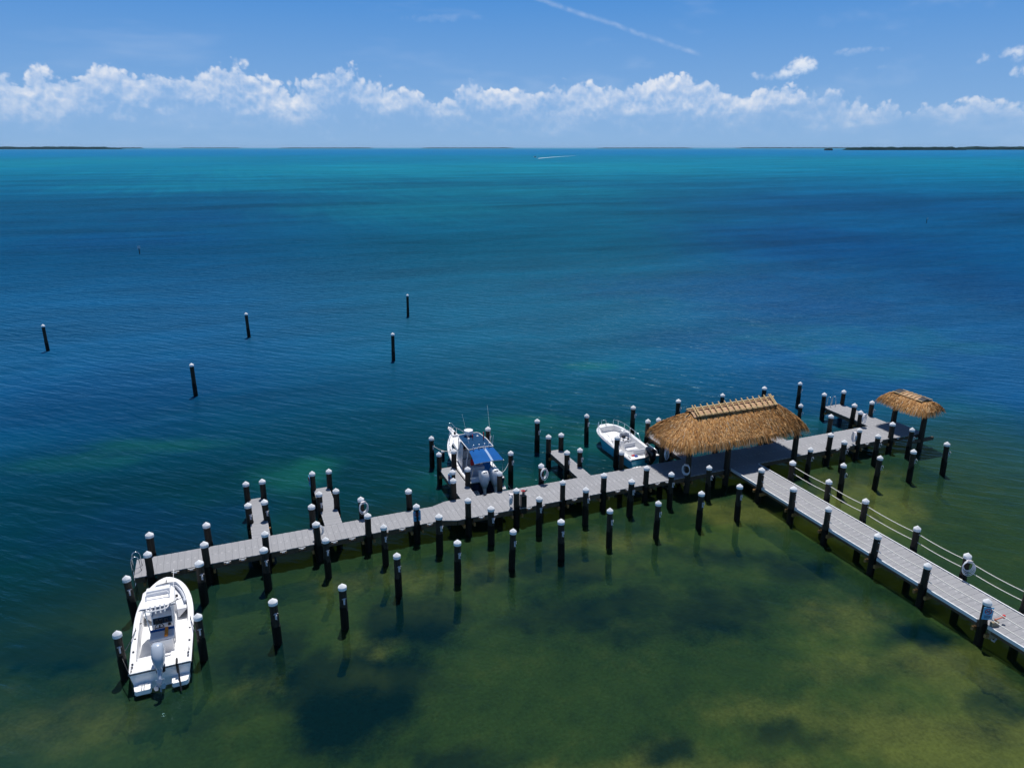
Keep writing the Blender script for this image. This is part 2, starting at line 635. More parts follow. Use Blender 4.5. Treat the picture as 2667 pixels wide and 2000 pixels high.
DEEP = [(-11.2, 66.8, 13, 11.1, .7), (-5.8, 40.4, 8, 4.4, .9), (124, 129, 32, 44, 1), (108, 74, 14, 20, .9), (66, 91, 22, 13, .8), (-21, 187, 24, 19, .8), (-1.6, 241, 32, 20, .7),
        (48, 64, 9, 5, .6), (72, 74, 14, 6, .8), (12, 60, 12, 7, .3), (240, 210, 90, 60, .8), (150, 400, 130, 60, .35)]
TURQ = [(189, 724, 260, 260, 1), (11, 449, 90, 80, .7), (377, 746, 190, 260, 1), (65, 252, 48, 48, .5), (-215, 1270, 220, 500, .8), (120, 350, 80, 60, .6), (900, 900, 400, 300, .5)]


def grid_lines(lo, hi, step, far):
    mid = list(np.arange(lo, hi + 1e-6, step))
    up, dn = [], []
    s = step
    x = hi
    while x < far:
        s *= 1.16
        x += s
        up.append(min(x, far))
    s = step
    x = lo
    while x > -far:
        s *= 1.16
        x -= s
        dn.append(max(x, -far))
    return np.array(dn[::-1] + mid + up)


def sheet(name, xs, ys, Z, attrs, material):
    nx, ny = len(xs), len(ys)
    X, Y = np.meshgrid(xs, ys)
    co = np.stack([X, Y, Z], -1).reshape(-1, 3)
    idx = np.arange(nx * ny).reshape(ny, nx)
    f = np.stack([idx[:-1, :-1], idx[:-1, 1:], idx[1:, 1:], idx[1:, :-1]], -1).reshape(-1, 4)
    me = bpy.data.meshes.new(name)
    me.vertices.add(len(co))
    me.vertices.foreach_set('co', co.ravel())
    me.loops.add(f.size)
    me.loops.foreach_set('vertex_index', f.ravel().astype(np.int32))
    me.polygons.add(len(f))
    me.polygons.foreach_set('loop_start', np.arange(0, f.size, 4, dtype=np.int32))
    me.polygons.foreach_set('loop_total', np.full(len(f), 4, dtype=np.int32))
    me.update(calc_edges=True)
    for an, arr in attrs.items():
        if arr.ndim == 3:
            at = me.attributes.new(an, 'FLOAT_COLOR', 'POINT')
            at.data.foreach_set('color', np.concatenate([arr.reshape(-1, 3), np.ones((nx * ny, 1))], 1).ravel().astype(np.float32))
        else:
            at = me.attributes.new(an, 'FLOAT', 'POINT')
            at.data.foreach_set('value', arr.ravel().astype(np.float32))
    me.materials.append(material)
    me.polygons.foreach_set('use_smooth', [True] * len(me.polygons))
    return structure(obj(name, me))


# sea floor
sx = np.arange(-34, 76, 0.5)
sy = np.arange(-14, 66, 0.5)
X, Y = np.meshgrid(sx, sy)
dark = blobs(X, Y, DARK, 1.6)
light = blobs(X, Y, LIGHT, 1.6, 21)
Z = -1.55 + (fbm(X * 0.25, Y * 0.25, 11) - 0.47) * 0.35 - sstep(Y, 34, 60) * 1.2
m = bpy.data.materials.new('sea_floor')
m.use_nodes = True
q = NT(m.node_tree)
p = q.n['Principled BSDF']
pos = q.node('ShaderNodeNewGeometry').outputs['Position']
ad = q.node('ShaderNodeAttribute', attribute_name='grass').outputs['Fac']
al = q.node('ShaderNodeAttribute', attribute_name='sand_sheen').outputs['Fac']
n1 = q.noise(pos, 0.55, 6, 0.62)
n2 = q.noise(pos, 2.4, 5, 0.65)
gm = q.mr(q.m('ADD', q.m('MULTIPLY', ad, 0.6), q.m('MULTIPLY_ADD', n1, 0.9, q.m('MULTIPLY', n2, 0.4))), 0.62, 1.15)
smk = q.mr(q.m('ADD', al, q.m('MULTIPLY_ADD', n1, 0.8, q.m('MULTIPLY', n2, 0.3))), 0.62, 1.35)
c = q.mix(smk, (0.13, 0.13, 0.05), (0.36, 0.31, 0.1))
c = q.mix(gm, c, (0.012, 0.02, 0.012))
c = q.v('SCALE', c, None, q.mr(n2, 0.25, 0.75, 0.75, 1.2, 'LINEAR'))
q.l.new(c, p.inputs['Base Color'])
p.inputs['Roughness'].default_value = 1
p.inputs['Specular IOR Level'].default_value = 0
sheet('sea_floor', sx, sy, Z, {'grass': dark, 'sand_sheen': light}, m)

# water
gx = grid_lines(-30, 75, 0.8, 26000)
gy = grid_lines(-12, 90, 0.8, 26000)
X, Y = np.meshgrid(gx, gy)
dist = np.hypot(X, Y)
fw = X * SH + Y * CH
rt = X * CH - Y * SH
ratio = rt / np.maximum(fw, 1)
def rgb(*c): return np.array(c, float)
mid = rgb(0.0, 0.062, 0.118)
left = rgb(0.0, 0.05, 0.128)
right = rgb(0.0, 0.052, 0.145)
near = rgb(0.0, 0.028, 0.036)
lr = sstep(ratio, -0.05, -0.45)[..., None]
rr_ = sstep(ratio, 0.12, 0.42)[..., None]
C = mid * (1 - lr) * (1 - rr_) + left * lr + right * rr_
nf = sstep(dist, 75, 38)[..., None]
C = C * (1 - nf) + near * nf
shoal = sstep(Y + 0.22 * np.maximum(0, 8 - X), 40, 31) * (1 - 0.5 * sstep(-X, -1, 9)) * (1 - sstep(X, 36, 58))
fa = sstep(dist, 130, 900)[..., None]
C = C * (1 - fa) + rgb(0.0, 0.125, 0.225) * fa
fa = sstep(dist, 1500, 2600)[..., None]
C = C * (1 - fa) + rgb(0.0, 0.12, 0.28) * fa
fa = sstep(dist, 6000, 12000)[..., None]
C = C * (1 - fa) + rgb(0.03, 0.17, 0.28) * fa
g = blobs(X, Y, DEEP, 1.2, 31)[..., None]
C = C * (1 - 0.42 * g) + rgb(0.0, 0.022, 0.095) * 0.42 * g
g = blobs(X, Y, GREEN, 1.2, 41)[..., None]
g = g * (0.55 + 0.9 * (fbm(rt * 0.12, fw * 0.55, 61)[..., None] - 0.1)).clip(0, 1.3)
ge = sstep(X, 38, 60)[..., None]
C = C * (1 - 0.75 * g) + (rgb(0.006, 0.095, 0.072) * (1 - ge) + rgb(0.004, 0.09, 0.115) * ge) * 0.75 * g
g = blobs(X, Y, TURQ, 1.0, 51)[..., None]
C = C * (1 - 0.5 * g) + rgb(0.004, 0.175, 0.24) * 0.5 * g
clear = 0.46 - 0.26 * sstep(Y, 35.5, 41) - 0.2 * sstep(Y, 42, 56)
clear = np.clip(clear, 0, 1) * sstep(X, -28, -16) * (1 - sstep(X, 50, 66)) * sstep(Y, -12, -6)
clear = clear * (1 - 0.35 * sstep(-X - 0.25 * (Y - 30), 3, 12))
lee = np.clip(0.16 + 0.84 * sstep(Y, 31, 41) + 0.5 * sstep(-X, 4, 12) + 0.5 * sstep(X, 30, 46), 0, 1)

m = bpy.data.materials.new('sea_water')
m.use_nodes = True
m.node_tree.nodes.clear()
q = NT(m.node_tree)
pos = q.node('ShaderNodeNewGeometry').outputs['Position']
bc = q.node('ShaderNodeAttribute', attribute_name='body').outputs['Color']
clr = q.node('ShaderNodeAttribute', attribute_name='clear').outputs['Fac']
chop = q.node('ShaderNodeAttribute', attribute_name='chop').outputs['Fac']
rng_ = q.v('LENGTH', pos)
fard = q.mr(rng_, 60, 700)
# slick streaks and depth mottling of the open bay
str1 = q.noise(q.mapping(pos, rot=(0, 0, 0.38), scale=(0.008, 0.035, 1)), 1, 6, 0.6, 0.4)
str2 = q.noise(q.mapping(pos, rot=(0, 0, 0.38), scale=(0.06, 0.16, 1)), 1, 5, 0.6, 0.3)
vari = q.m('MULTIPLY', q.mr(str1, 0.3, 0.7, 0.72, 1.3, 'LINEAR'), q.mr(str2, 0.3, 0.7, 0.84, 1.16, 'LINEAR'))
bc = q.v('SCALE', bc, None, vari)
shl = q.node('ShaderNodeAttribute', attribute_name='shoal').outputs['Fac']
gr_ = q.node('ShaderNodeAttribute', attribute_name='grass').outputs['Fac']
sd_ = q.node('ShaderNodeAttribute', attribute_name='sand_sheen').outputs['Fac']
n1 = q.noise(pos, 0.5, 6, 0.62)
n2 = q.noise(pos, 2.2, 4, 0.6)
gm = q.mr(q.m('ADD', q.m('MULTIPLY', gr_, 0.85), q.m('MULTIPLY_ADD', n1, 0.95, q.m('MULTIPLY_ADD', n2, 0.35, q.m('MULTIPLY', q.noise(pos, 6.0, 3, 0.6), 0.14)))), 0.6, 1.28)
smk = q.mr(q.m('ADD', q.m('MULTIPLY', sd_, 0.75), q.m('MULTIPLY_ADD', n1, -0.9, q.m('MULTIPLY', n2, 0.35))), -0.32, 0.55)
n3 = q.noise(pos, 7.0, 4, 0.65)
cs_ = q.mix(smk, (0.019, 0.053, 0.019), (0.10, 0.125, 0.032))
cs_ = q.mix(gm, cs_, (0.001, 0.015, 0.017))
cs_ = q.v('SCALE', cs_, None, q.mr(n3, 0.3, 0.7, 0.72, 1.28, 'LINEAR'))
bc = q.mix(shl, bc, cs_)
# waves: crests run obliquely across the bay
ROT = math.radians(44)
wv = q.mapping(pos, rot=(0, 0, ROT))
w1 = q.noise(q.mapping(wv, scale=(0.28, 1.25, 1)), 1.0, 3, 0.5, 0.5)
w2 = q.noise(q.mapping(wv, scale=(0.9, 2.6, 1)), 1.0, 3, 0.55, 0.3)
w3 = q.noise(q.mapping(pos, rot=(0, 0, 0.3), scale=(0.10, 0.28, 1)), 1.0, 3, 0.55)
w4 = q.noise(q.mapping(pos, rot=(0, 0, 0.3), scale=(5.5, 7.5, 1)), 1.0, 2, 0.5)
hgt = q.m('ADD', q.m('MULTIPLY', w1, 0.32), q.m('ADD', q.m('MULTIPLY', w2, 0.12), q.m('MULTIPLY', w4, 0.02)))
hgt = q.m('MULTIPLY_ADD', w3, 0.3, hgt)
hgt = q.m('MULTIPLY', q.m('MULTIPLY', hgt, chop), q.mr(rng_, 45, 150, 1.0, 2.4))
bp = q.node('ShaderNodeBump')
bp.inputs['Strength'].default_value = 1.0
bp.inputs['Distance'].default_value = 0.6
q.l.new(hgt, bp.inputs['Height'])
fres = q.node('ShaderNodeFresnel')
fres.inputs[0].default_value = 1.333
q.l.new(bp.outputs[0], fres.inputs['Normal'])
gl = q.node('ShaderNodeBsdfGlossy')
gl.inputs['Color'].default_value = (0.5, 0.85, 1.0, 1)
q.put(gl.inputs['Roughness'], q.mr(rng_, 22, 75, 0.13, 0.3, 'LINEAR'))
q.l.new(bp.outputs[0], gl.inputs['Normal'])
df = q.node('ShaderNodeBsdfDiffuse')
q.l.new(bc, df.inputs[0])
q.l.new(bp.outputs[0], df.inputs['Normal'])
trn = q.node('ShaderNodeBsdfTransparent')
trn.inputs[0].default_value = (0.46, 0.6, 0.36, 1)
mx = q.node('ShaderNodeMixShader')
q.l.new(clr, mx.inputs[0])
q.l.new(df.outputs[0], mx.inputs[1])
q.l.new(trn.outputs[0], mx.inputs[2])
m2 = q.node('ShaderNodeMixShader')
q.put(m2.inputs[0], q.m('MULTIPLY', fres.outputs[0], q.m('ADD', q.mr(rng_, 26, 44, 0.45, 0.0), q.mr(rng_, 40, 170, 0.42, 0.12))))
q.l.new(mx.outputs[0], m2.inputs[1])
q.l.new(gl.outputs[0], m2.inputs[2])
out = q.node('ShaderNodeOutputMaterial')
q.l.new(m2.outputs[0], out.inputs[0])
sheet('sea', gx, gy, np.zeros_like(X), {'body': C, 'clear': clear, 'chop': lee, 'grass': blobs(X, Y, DARK, 1.6), 'sand_sheen': blobs(X, Y, LIGHT, 1.6, 21), 'shoal': shoal}, m)


# far mangrove keys on the horizon
def island(label, azl, azr, dist_m, hgt_m, seed):
    """azl/azr: bearing of both ends as tangent off the camera heading axis of the bay"""
    x0, x1 = azl * dist_m, azr * dist_m
    L = x1 - x0
    n = max(24, int(L / 14))
    n = min(n, 220)
    dep = min(L * 0.3, 380)
    rows = []
    xs = np.linspace(0, 1, n)
    prof = np.clip(np.minimum(xs, 1 - xs) * 14, 0, 1) ** 0.5
    for j, (t, hh) in enumerate(((0.0, 0.0), (0.02, 0.62), (0.1, 0.85), (0.35, 1.0), (0.7, 0.95), (1.0, 0.0))):
        nz = fbm(xs * L / 30.0, np.full(n, j * 0.7 + seed), seed, 4)
        zz = hgt_m * hh * prof * (0.62 + 0.75 * nz) - (0.8 if hh == 0 else 0)
        wob = (fbm(xs * 9, np.full(n, seed + 2.0), seed + 5, 3) - 0.5) * dep * 0.5
        rows.append([(x0 + L * xs[i], dist_m + dep * (t - 0.1) + wob[i], zz[i]) for i in range(n)])
    mb = MB()
    mb.loft(rows)
    M = Matrix.Rotation(-HEAD, 4, 'Z')
    mb.xf(M)
    o = mb.build('mangrove_island', 'mangrove', smooth='all')
    tag(o, label, 'island', 'mangrove keys on the horizon')
    structure(o)


def tz(u):
    return (u - 1333.5) / 1997


island('long dark mangrove key on the horizon at the far left', tz(-260), tz(292), 8200, 24, 1)
island('thin low key just right of the far left mangrove key', tz(285), tz(366), 12500, 16, 2)
island('faint flat key on the horizon left of the picture middle', tz(466), tz(622), 16000, 12, 3)
island('thin dark key on the horizon above the two left offshore piles', tz(722), tz(968), 14000, 13, 4)
island('thin dark key on the horizon left of the speeding boat', tz(1096), tz(1340), 14500, 14, 5)
island('thin dark key on the horizon right of the speeding boat', tz(1556), tz(1806), 14000, 13, 6)
island('faint long key on the horizon before the large right island', tz(1924), tz(2260), 14500, 16, 7)
island('tiny round mangrove islet left of the large right island', tz(2148), tz(2170), 5200, 12, 8)
island('large dark mangrove island on the horizon at the far right', tz(2216), tz(2520), 5600, 21, 9)
island('second dark mangrove island running out of the picture at right', tz(2516), tz(2900), 6400, 25, 10)

# ------------------------------------------------------------------ piles
ZD = 1.03                                   # deck height above the water
PR = 0.162                                  # pile radius
PILES = []                                  # (a, b) of every pile that may notch a deck


def pile_meshes(H):
    d = {}
    a = MB()
    a.lathe([(PR, -1.9), (PR, 0.7), (PR * 0.98, H - 0.26)], 14)
    d['shaft'] = a.mesh('shaft', 'pile', True)
    a = MB()
    n = 14
    r = PR + 0.016
    lo = [(r * math.cos(2 * math.pi * i / n), r * math.sin(2 * math.pi * i / n), -1.9) for i in range(n)]
    hi = [(r * math.cos(2 * math.pi * i / n), r * math.sin(2 * math.pi * i / n), 0.92 + (0.22 if 3 <= i <= 8 else 0.0)) for i in range(n)]
    hi2 = [(x * PR / r * 0.98, y * PR / r * 0.98, z + 0.004) for x, y, z in hi]
    a.loft([lo, hi, hi2], close=True)
    d['wrap'] = a.mesh('wrap', 'wrap', True)
    a = MB()
    rc = PR + 0.021
    a.lathe([(rc, H - 0.275), (rc, H - 0.17), (rc * 0.96, H - 0.14), (0.012, H)], 16)
    d['cap'] = a.mesh('cap', 'cap_plastic', True)
    return d


STD = pile_meshes(2.25)
TALL = pile_meshes(2.85)
LONG = pile_meshes(2.45)
a = MB()                                     # line hook: plate, curled horn and foot
a.box(-0.035, 0.035, -0.02, 0.0, 1.32, 1.62)
a.tube([(0, -0.015, 1.60), (0, -0.09, 1.62), (0, -0.13, 1.57), (0, -0.12, 1.50)], 0.02, 6)
a.tube([(0, -0.015, 1.42), (0, -0.08, 1.40), (0, -0.1, 1.35)], 0.018, 6)
a.tube([(-0.09, -0.05, 1.61), (0.09, -0.05, 1.61)], 0.016, 6)
HOOK = a.mesh('line_hook', 'galvanised')

ORD = ['first', 'second', 'third', 'fourth', 'fifth', 'sixth', 'seventh', 'eighth', 'ninth', 'tenth', 'eleventh', 'twelfth']


def pile(x, y, label, group, hook=None, kind=STD, name='mooring_pile', notch=False):
    o = thing(name, label, 'pile', (x, y, 0), 0, group)
    o.rotation_euler = (random.gauss(0, 0.013), random.gauss(0, 0.013), random.uniform(-0.5, 0.5))
    obj('shaft', kind['shaft'], o)
    obj('wrap', kind['wrap'], o, rz=random.uniform(0, 6.28))
    cp = obj('cap', kind['cap'], o)
    cp.rotation_euler.z = random.uniform(0, 6)
    sc_ = random.uniform(0.92, 1.08)
    o.scale = (sc_, sc_, 1)
    o.location.z = random.uniform(-0.05, 0.04)
    if hook is not None:
        # plate sits on the shaft, turned to bearing `hook`
        hk = obj('line_hook', HOOK, o)
        th = math.radians(hook) - o.rotation_euler.z
        hk.location = (math.sin(th) * PR * 0.97, -math.cos(th) * PR * 0.97, 0)
        hk.rotation_euler.z = th
    if notch:
        PILES.append((x, y))
    return o


outer = [(-5.35, 27.9), (-2.45, 27.93), (0.46, 27.9), (3.28, 27.88), (6.05, 29.45), (8.95, 29.45), (11.8, 29.55), (14.52, 29.52),
         (17.33, 29.58), (20.15, 29.5), (22.89, 29.5), (25.45, 29.47)]
lab = {0: 'mooring pile at the port side of the open white boat stern', 1: 'mooring pile at the starboard side of the open white boat stern'}
for i, (x, y) in enumerate(outer):
    pile(x, y, lab.get(i, 'white-capped mooring pile, %s from the left in the outermost row nearest the viewer' % ORD[i]),
         'mooring piles in front of the dock', hook=12 + random.uniform(-10, 10))
inner = [(-5.3, 32.03), (-2.42, 32.13), (0.39, 32.2), (3.2, 32.15), (6.05, 32.26), (8.88, 32.28), (11.7, 32.22), (14.47, 32.22),
         (17.3, 32.25), (20.12, 32.23), (22.78, 32.2), (25.43, 32.18)]
lab = {0: 'mooring pile beside the port bow of the open white boat', 1: 'mooring pile beside the starboard bow of the open white boat',
       11: 'mooring pile in the inner row, in front of the big thatched hut'}
for i, (x, y) in enumerate(inner):
    pile(x, y, lab.get(i, 'mooring pile in the inner row just off the dock, %s from the left' % ORD[i]),
         'mooring piles in front of the dock', hook=15 + random.uniform(-10, 10))
fpx = [-4.66, -2.2, 0.5, 3.01, 5.52, 8.1, 10.9, 13.69, 16.5, 19.12, 21.95]
for i, x in enumerate(fpx):
    y = 33.86 if x < 9 else 33.56
    l = {0: 'dock pile next to the ladder at the left end of the dock', 5: 'dock pile carrying the shade-blue sign beside the narrow walkway',
         7: 'dock pile next to the dark fire hose cabinet', 10: 'dock pile just left of the big hut shadow on the near edge'}.get(i,
        'white-capped dock pile, %s from the left along the near deck edge' % ORD[i])
    pile(x, y, l, 'piles along the near edge of the dock', name='dock_pile', notch=True)
rpx = [(-4.73, 35.8), (-2.09, 35.8), (3.01, 35.85), (5.6, 35.83), (8.25, 35.83), (10.9, 36.08), (13.67, 36.1), (16.31, 36.1), (21.76, 36.1)]
for i, (x, y) in enumerate(rpx):
    l = {0: 'rust-streaked dock pile at the back of the dock left end', 2: 'dock pile at the foot of the second finger pier from the left',
         3: 'dock pile with a coiled white hose, between the second and third finger piers', 4: 'lone pile behind the walkway near its jog',
         5: 'pile at the foot of the third finger pier by the cabin boat', 6: 'dock pile right behind the twin white outboards',
         7: 'dock pile with a coiled hose left of the fourth finger pier', 8: 'dock pile behind the stern of the blue-hulled boat'}.get(i,
        'second pile from the left along the far deck edge')
    pile(x, y, l, 'piles along the far edge of the dock', name='dock_pile', notch=True)
for i, x in enumerate((35.88, 38.42, 41.43)):
    pile(x, 33.53, ('dock pile right of the big hut on the near deck edge', 'dock pile with a hose coil between both thatched huts',
                    'dock pile on the near edge just left of the small hut')[i], 'piles along the near edge of the dock', name='dock_pile', notch=True)
for i, (x, y) in enumerate(((38.5, 36.14), (41.2, 36.1))):
    pile(x, y, ('pile behind the deck midway between the two thatched huts', 'dock pile with a white hose at the foot of the rightmost finger pier')[i],
         'piles along the far edge of the dock', name='dock_pile', notch=True)
FING = [('leftmost finger pier', -0.07, 0.82), ('second finger pier from the left', 3.57, 4.48), ('finger pier beside the cabin boat', 11.19, 12.13),
        ('finger pier right of the cabin boat', 18.62, 19.5), ('finger pier left of the big hut', 26.08, 26.98),
        ('finger pier behind the big hut', 33.55, 34.5), ('rightmost finger pier', 41.8, 43.62)]
for nm, xa, xb in FING:
    for (x, y, wh) in ((xa, 40.1, 'far left'), (xb, 40.08, 'far right'), (xa, 37.3, 'near left'), (xb, 37.33, 'near right')):
        if nm.endswith('behind the big hut') and y > 39:
            continue
        pile(x, y, 'pile at the %s corner of the %s' % (wh, nm), 'finger pier piles', hook=(20 if y < 39 and random.random() < .8 else None), name='finger_pier_pile', notch=True)
back = [(11.45, 42.75), (15.41, 42.84), (18.9, 42.6), (22.75, 42.65), (26.65, 42.95), (30.49, 42.89), (34.38, 42.86), (38.42, 42.93), (41.94, 42.89)]
for i, (x, y) in enumerate(back):
    l = {0: 'outer mooring pile left of the cabin boat bow', 1: 'outer mooring pile right of the cabin boat bow', 2: 'tall outer mooring pile beyond the fourth finger pier',
         3: 'outer mooring pile left of the blue-hulled boat bow', 4: 'outer mooring pile right of the blue-hulled boat bow',
         5: 'mooring pile poking up behind the left part of the hut roof', 6: 'mooring pile poking up behind the middle of the hut roof',
         7: 'mooring pile poking up behind the right part of the hut roof', 8: 'outer mooring pile rising highest, just right of the big hut roof'}[i]
    pile(x, y, l, 'outer mooring piles behind the dock', hook=20, kind=LONG if i in (2,) else STD)
for (x, y, l) in ((15.35, 38.6, 'mooring pile off the starboard stern of the cabin boat'), (22.72, 38.4, 'mooring pile along the port side of the blue-hulled boat'),
                  (38.2, 38.8, 'lower mooring pile touching the right end of the big hut roof')):
    pile(x, y, l, 'middle mooring piles behind the dock', hook=20)
for i, x in enumerate((32.98, 35.83, 38.66, 41.64)):
    pile(x, 32.22, 'mooring pile near the deck right of the access pier, %s from the left' % ORD[i], 'mooring piles right of the access pier', hook=22)
for i, x in enumerate((33.0, 35.8, 38.66, 41.6)):
    pile(x, 29.5, 'outer mooring pile right of the access pier, %s from the left' % ORD[i], 'mooring piles right of the access pier', hook=22)
APW = [30.83, 28.14, 25.62, 22.54, 19.73, 16.84, 13.95]
APE = [31.0, 28.1, 25.53, 22.34, 19.65, 16.8, 13.9]
for i, y in enumerate(APW[:6]):
    pile(28.02, y, 'left-hand access pier pile, %s from the hut' % ORD[i] if i < 5 else 'access pier pile with the shade-blue sign and water tap box',
         'piles along the access pier', name='access_pier_pile', notch=True)
for i, y in enumerate(APE[:6]):
    pile(30.5, y, 'right-hand access pier pile, %s from the hut' % ORD[i] if i != 4 else 'right-hand access pier pile with a coiled white hose',
         'piles along the access pier', name='access_pier_pile', notch=True)
for i, (x, y) in enumerate(((-17.5, 85.4), (-3.15, 64.2), (2.1, 83.6), (14.84, 68.6), (21.0, 87.3))):
    pile(x, y, 'offshore pile standing alone in open water, %s' % ('leftmost of five', 'second from left and nearest', 'third from left', 'fourth from left', 'rightmost and farthest')[i],
         'offshore piles', kind=TALL, name='offshore_pile')


def marker(x, y, label):
    o = thing('channel_marker', label, 'marker', (x, y, 0), 0.3, 'channel markers')
    b = MB()
    b.cyl((0, 0, -2), (0, 0, 1.25), 0.09, 0.08, 8)
    b.build('post', 'pile', o)
    b = MB()
    b.box(-0.24, 0.24, -0.11, -0.085, 1.1, 1.55)
    b.build('sign_plate', 'white_trim', o)


marker(-14.4, 161.6, 'tiny white channel marker post in open water at left')
marker(182.8, 148.4, 'tiny white channel marker post in open water at far right')

# ------------------------------------------------------------------ decks
_panel = {}


def panel_mesh(w_, l_):
    key = (round(w_, 3), round(l_, 3))
    if key not in _panel:
        b = MB()
        b.box(-w_ / 2, w_ / 2, -l_ / 2, l_ / 2, -0.045, 0, bev=0.006)
        _panel[key] = b.mesh('deck_panel', 'deck')
    return _panel[key]


def put_panel(root, x0, x1, y0, y1, z=ZD, across='x'):
    g_ = 0.0018
    x0, x1, y0, y1 = x0 + g_, x1 - g_, y0 + g_, y1 - g_
    if x1 - x0 < 0.08 or y1 - y0 < 0.08:
        return
    lx, ly, _ = root.location
    if across == 'x':
        o = obj('deck_panel', panel_mesh(x1 - x0, y1 - y0), root, ((x0 + x1) / 2 - lx, (y0 + y1) / 2 - ly, z + random.uniform(-.002, .002)))
    else:
        o = obj('deck_panel', panel_mesh(y1 - y0, x1 - x0), root, ((x0 + x1) / 2 - lx, (y0 + y1) / 2 - ly, z + random.uniform(-.002, .002)))
        o.rotation_euler.z = math.pi / 2


def tile(root, x0, x1, y0, y1, rows, along='x', pitch=0.305):
    """moulded panels: short side along the walkway, `rows` panels across it"""
    if along == 'x':
        n = max(1, round((x1 - x0) / pitch))
        s = (x1 - x0) / n
        t = (y1 - y0) / rows
        for i in range(n):
            for j in range(rows):
                put_panel(root, x0 + i * s, x0 + (i + 1) * s, y0 + j * t, y0 + (j + 1) * t)
    else:
        n = max(1, round((y1 - y0) / pitch))
        s = (y1 - y0) / n
        t = (x1 - x0) / rows
        for i in range(n):
            for j in range(rows):
                put_panel(root, x0 + j * t, x0 + (j + 1) * t, y0 + i * s, y0 + (i + 1) * s, across='y')


def board(root, p0, p1, thick=0.045, h0=ZD - 0.32, h1=ZD - 0.05, mt='brown_timber', name='fascia_board'):
    """plank on edge from p0 to p1 cut at any pile it would meet"""
    lx, ly, _ = root.location
    p0 = np.array(p0, float)
    p1 = np.array(p1, float)
    L = np.linalg.norm(p1 - p0)
    d = (p1 - p0) / L
    nrm = np.array([-d[1], d[0]])
    cuts = []
    for (px, py) in PILES:
        v = np.array([px, py]) - p0
        t = v @ d
        s_ = abs(v @ nrm)
        r = PR + 0.045
        if s_ < r + thick / 2 and -r < t < L + r:
            hw = math.sqrt(max(0.0, (r + thick / 2) ** 2 - s_ ** 2)) + 0.01
            cuts.append((t - hw, t + hw))
    cuts.sort()
    segs = []
    t = 0.0
    for c0, c1 in cuts:
        if c0 > t + 0.1:
            segs.append((t, c0))
        t = max(t, c1)
    if t < L - 0.1:
        segs.append((t, L))
    for t0, t1 in segs:
        m0 = p0 + d * (t0 + t1) / 2
        b = MB()
        b.box(-(t1 - t0) / 2, (t1 - t0) / 2, -thick / 2, thick / 2, h0, h1)
        o = b.build(name, mt, root, (m0[0] - lx, m0[1] - ly, 0))
        o.rotation_euler.z = math.atan2(d[1], d[0])


def beam(root, x0, x1, y0, y1, z0, z1, mt, name):
    lx, ly, _ = root.location
    b = MB()
    b.box(x0 - lx, x1 - lx, y0 - ly, y1 - ly, z0, z1)
    return b.build(name, mt, root)


a = MB()
a.box(-0.07, 0.07, -0.03, 0.03, 0, 0.03)
a.tube([(-0.16, 0, 0.075), (-0.06, 0, 0.06), (0.06, 0, 0.06), (0.16, 0, 0.075)], 0.018, 6)
a.cyl((-0.05, 0, 0.02), (-0.05, 0, 0.06), 0.018, n=6)
a.cyl((0.05, 0, 0.02), (0.05, 0, 0.06), 0.018, n=6)
CLEAT = a.mesh('cleat', 'cap_plastic')
CLEAT_D = CLEAT.copy()
CLEAT_D.materials.clear()
CLEAT_D.materials.append(MATS['black'])

walk1 = thing('dock_walkway', 'narrow grey grated left half of the dock walkway', 'dock', (2.0, 34.65, 0))
walk2 = thing('dock_walkway', 'wide grey grated right half of the dock under the thatched hut', 'dock', (26.0, 34.65, 0))
tile(walk1, -5.36, 9.42, 33.79, 35.5, 2)
tile(walk2, 10.22, 41.7, 33.48, 35.82, 2)
# the widening between the two halves
nj = 3
for i in range(nj):
    x0 = 9.42 + 0.8 * i / nj
    x1 = 9.42 + 0.8 * (i + 1) / nj
    f0, f1 = i / nj, (i + 1) / nj
    lo0, lo1 = 33.79 - 0.31 * f0, 33.79 - 0.31 * f1
    hi0, hi1 = 35.5 + 0.32 * f0, 35.5 + 0.32 * f1
    for (ya, yb, yc, yd) in ((lo0, lo1, 34.645, 34.645), (34.645, 34.645, hi1, hi0)):
        b = MB()
        b.prism([(x0 + .004 - 26, ya + .004 - 34.65), (x1 - .004 - 26, yb + .004 - 34.65), (x1 - .004 - 26, yc - .004 - 34.65), (x0 + .004 - 26, yd - .004 - 34.65)], ZD - 0.045, ZD)
        b.build('deck_panel', 'deck', walk2)
board(walk1, (-5.32, 33.84), (9.4, 33.84))
board(walk1, (-5.32, 35.45), (9.4, 35.45))
board(walk1, (-5.32, 33.9), (-5.32, 35.4))
board(walk2, (9.45, 33.84), (10.25, 33.53))
board(walk2, (9.45, 35.45), (10.25, 35.77))
board(walk2, (10.3, 33.53), (42.66, 33.53))
board(walk2, (10.3, 35.77), (41.6, 35.77))
for x in [-4.66, -2.2, 0.5, 3.01, 5.52, 8.1]:
    for s_ in (-1, 1):
        beam(walk1, x + s_ * 0.29 - .05, x + s_ * 0.29 + .05, 33.7, 35.6, ZD - 0.5, ZD - 0.33, 'tan_timber', 'cross_beam')
for x in [10.9, 13.69, 16.5, 19.12, 21.95, 35.88, 38.42, 41.43, 24.85, 27.75, 32.9]:
    for s_ in (-1, 1):
        beam(walk2, x + s_ * 0.29 - .05, x + s_ * 0.29 + .05, 33.38, 35.9, ZD - 0.5, ZD - 0.33, 'tan_timber', 'cross_beam')
for (x0, x1, y) in ((-5.3, 9.4, 34.2), (-5.3, 9.4, 35.1)):
    beam(walk1, x0, x1, y - .04, y + .04, ZD - 0.32, ZD - 0.05, 'brown_timber', 'stringer')
